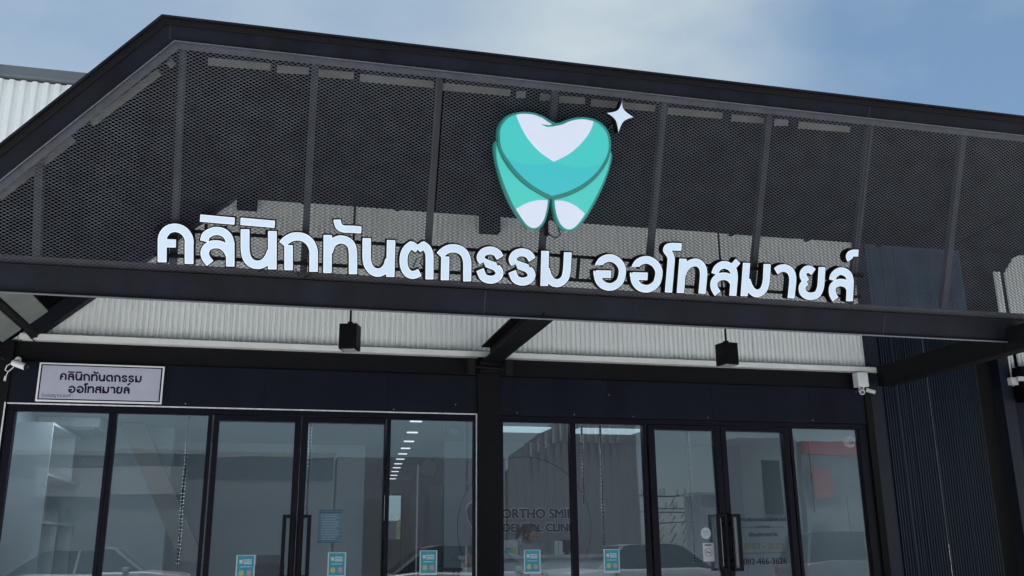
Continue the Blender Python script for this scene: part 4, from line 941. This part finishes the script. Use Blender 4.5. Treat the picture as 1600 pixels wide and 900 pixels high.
corrugated('gable_sheet', mat('brown_cladding', (.15, .145, .15), .6), ob3, 7.3, 11.6, 0, 0, lambda x_: 4.2 + min(1.2, (x_ - 7.3) * .75), pitch=.26, depth=.03, prof=[(0, 0), (.1, -1), (.5, -1), (.6, 0)])
ribw = MB()
for k in range(12): ribw.box(8.0 + k * .26, 8.08 + k * .26, .05, .10, 4.75 if k > 3 else 4.2 + k * .15, 5.35 if k > 3 else 4.7 + k * .15)
ribw.build('pale_fins', MATS['grey_parapet'], ob3)
ob4 = thing('grey_office', 'grey block with dark upright window, reflected in the right door', 'building', (0, -20, 0))
bx('wall', GREYB, ob4, 15.4, 17.6, -1, 0, 0, 5.0); bx('window', DGL, ob4, 16.2, 16.9, 0, .04, 2.4, 4.2)
ob5 = thing('red_banded_shop', 'pale shop with a wide red band below its roofline, reflected in the last window', 'building', (0, -20, 0))
bx('wall', GREYB, ob5, 17.8, 30, -1.5, 0, 0, 4.9); bx('red_band', RED, ob5, 17.75, 30.1, .002, .3, 4.42, 4.88); bx('red_sign', RED, ob5, 17.9, 18.6, .31, .5, 2.9, 3.9); bx('shutter', SHUT, ob5, 19.4, 24, 0, .04, 0, 3.0)
def pylon(label, x, y, H, n):
    p_ = thing('lattice_pylon', label, 'pylon', (x, y, 0), 'steel gantries of a substation across the car park')
    for k in range(n):
        MB().bar((k * 1.5, 0, 0), (k * 1.5, 0, H + (1.6 if k == 1 else 0)), .12, .12).build('mast', STEEL, p_)
        MB().bar((k * 1.5 + .35, 0, 0), (k * 1.5 + .35, 0, H), .06, .06).build('mast', STEEL, p_)
        br = MB()
        for q in range(int(H / .5)): br.bar((k * 1.5, 0, q * .5), (k * 1.5 + .35, 0, q * .5 + .5), .04, .04)
        tag(br.build('lattice_brace', STEEL, p_), kind='stuff')
        for q in (-.3, .5, 1.0): MB().tube([(k * 1.5 + q, .02, H - .05), (k * 1.5 + q, .02, H + .35)], [.07, .04], 6).build('insulator', SHUT, p_)
    for z_ in (H - .9, H - .05): MB().bar((-.6, .1, z_), (n * 1.5 - .6, .1, z_), .07, .07).build('cross_arm', STEEL, p_)
pylon('taller steel gantry of the substation, reflected left in the door with the no smoking sticker', 18.6, -40, 4.1, 3)
pylon('lower steel gantry of the substation, reflected beside the blind chain', 22.6, -44, 3.6, 3)
sbk = thing('substation_block', 'small grey flat roofed block beyond the gantries, reflected in the door with the round sticker', 'building', (21.6, -36, 0))
bx('wall', SHUT, sbk, 0, 3.4, -2, 0, 0, 3.9); bx('roof_edge', GREYB, sbk, -.1, 3.5, -2.1, .1, 3.902, 4.05)
def car(label, x, y, rz, paint, suv=False, group='cars parked across from the clinic'):
    t_ = thing('parked_car', label, 'car', (x, y, 0), group, (0, 0, rz)); H = 1.72 if suv else 1.46
    bel = .95 if suv else .86
    prof = [(-2.25, .35), (-2.28, .62), (-2.2, bel - .06), (-1.3, bel + .02), (1.5, bel + .04), (2.2, bel - .02), (2.27, .6), (2.22, .35)]
    mb = MB()
    for yy, ins in ((-.88, 0), (.88, 0)): pass
    mb.prism([(a, -.88, b) for a, b in prof], (0, 1, 0), 1.76)
    body = mb.build('body', paint, t_, .07); body.data.shade_smooth()
    cabp = [(-1.25, bel), (-.55, H - .04), (-.2, H), (.9, H), (1.25, H - .06), (1.95, bel)] if not suv else [(-1.25, bel), (-.65, H - .04), (-.3, H), (1.6, H), (1.9, H - .06), (2.12, bel)]
    n = len(cabp); v = [(a, -.80 if i in (0, n - 1) else -.62, b) for i, (a, b) in enumerate(cabp)] + [(a, .80 if i in (0, n - 1) else .62, b) for i, (a, b) in enumerate(cabp)]
    m_ = MB(); m_.v = v; m_.f = [tuple(range(n)), tuple(range(2 * n - 1, n - 1, -1))] + [(i, i + 1, n + i + 1, n + i) for i in range(n - 1)]
    m_.build('cabin_glass', DGL, t_, .02)
    r_ = MB()
    top = [(a, b + .012) for a, b in cabp[1:-1]]
    for i in range(len(top) - 1):
        (a, b), (c, d) = top[i], top[i + 1]; r_.quad((a, -.61, b), (c, -.61, d), (c, .61, d), (a, .61, b))
    r_.build('roof', paint, t_)
    for sy in (-1, 1):
        for i in (0, n - 2):
            a, b = cabp[i], cabp[i + 1]; y0_ = .80 if i == 0 else .62; y1_ = .62 if i == 0 else .80
            MB().bar((a[0], sy * (y0_ + .004), a[1]), (b[0], sy * (y1_ + .004), b[1]), .06, .05).build('pillar', paint, t_)
        MB().bar((.35, sy * .80, bel), (.30, sy * .63, H), .05, .05).build('pillar', paint, t_)
        for xx in (-1.42, 1.38):
            w_ = MB().tube([(xx, sy * .68, .33), (xx, sy * .90, .33)], .33, 20).build('wheel', RUB, t_, .02)
            MB().tube([(xx, sy * .895, .33), (xx, sy * .905, .33)], .21, 14).build('rim', CHROME, w_)
        bx('headlight', PLASW, t_, -2.27, -2.12, sy * .70 - .14, sy * .70 + .14, .62, .76, bevel=.02); bx('tail_lamp', REDL, t_, 2.10, 2.27, sy * .70 - .13, sy * .70 + .13, .66, .82, bevel=.02)
        bx('mirror', paint, t_, -.95, -.80, sy * .88 - .08, sy * .88 + .08, bel + .02, bel + .14, bevel=.03)
SILV = mat('silver_car_paint', (.17, .18, .20), .4, .2); WHT = mat('white_car_paint', (.20, .21, .23), .4); GRY = mat('grey_car_paint', (.12, .13, .15), .25, .4)
car('white saloon car reflected low in the two leftmost windows', -4.3, -17.0, R(180), WHT)
car('silver saloon car reflected low in the window left of the middle column', 4.6, -12.6, R(180), SILV)
car('white hatchback reflected beside the right pair of doors', 8.9, -13.6, R(0), WHT)
car('dark grey tall car reflected in the last window on the right', 15.9, -14.2, R(180), GRY, True)
print('objects', len(bpy.data.objects))
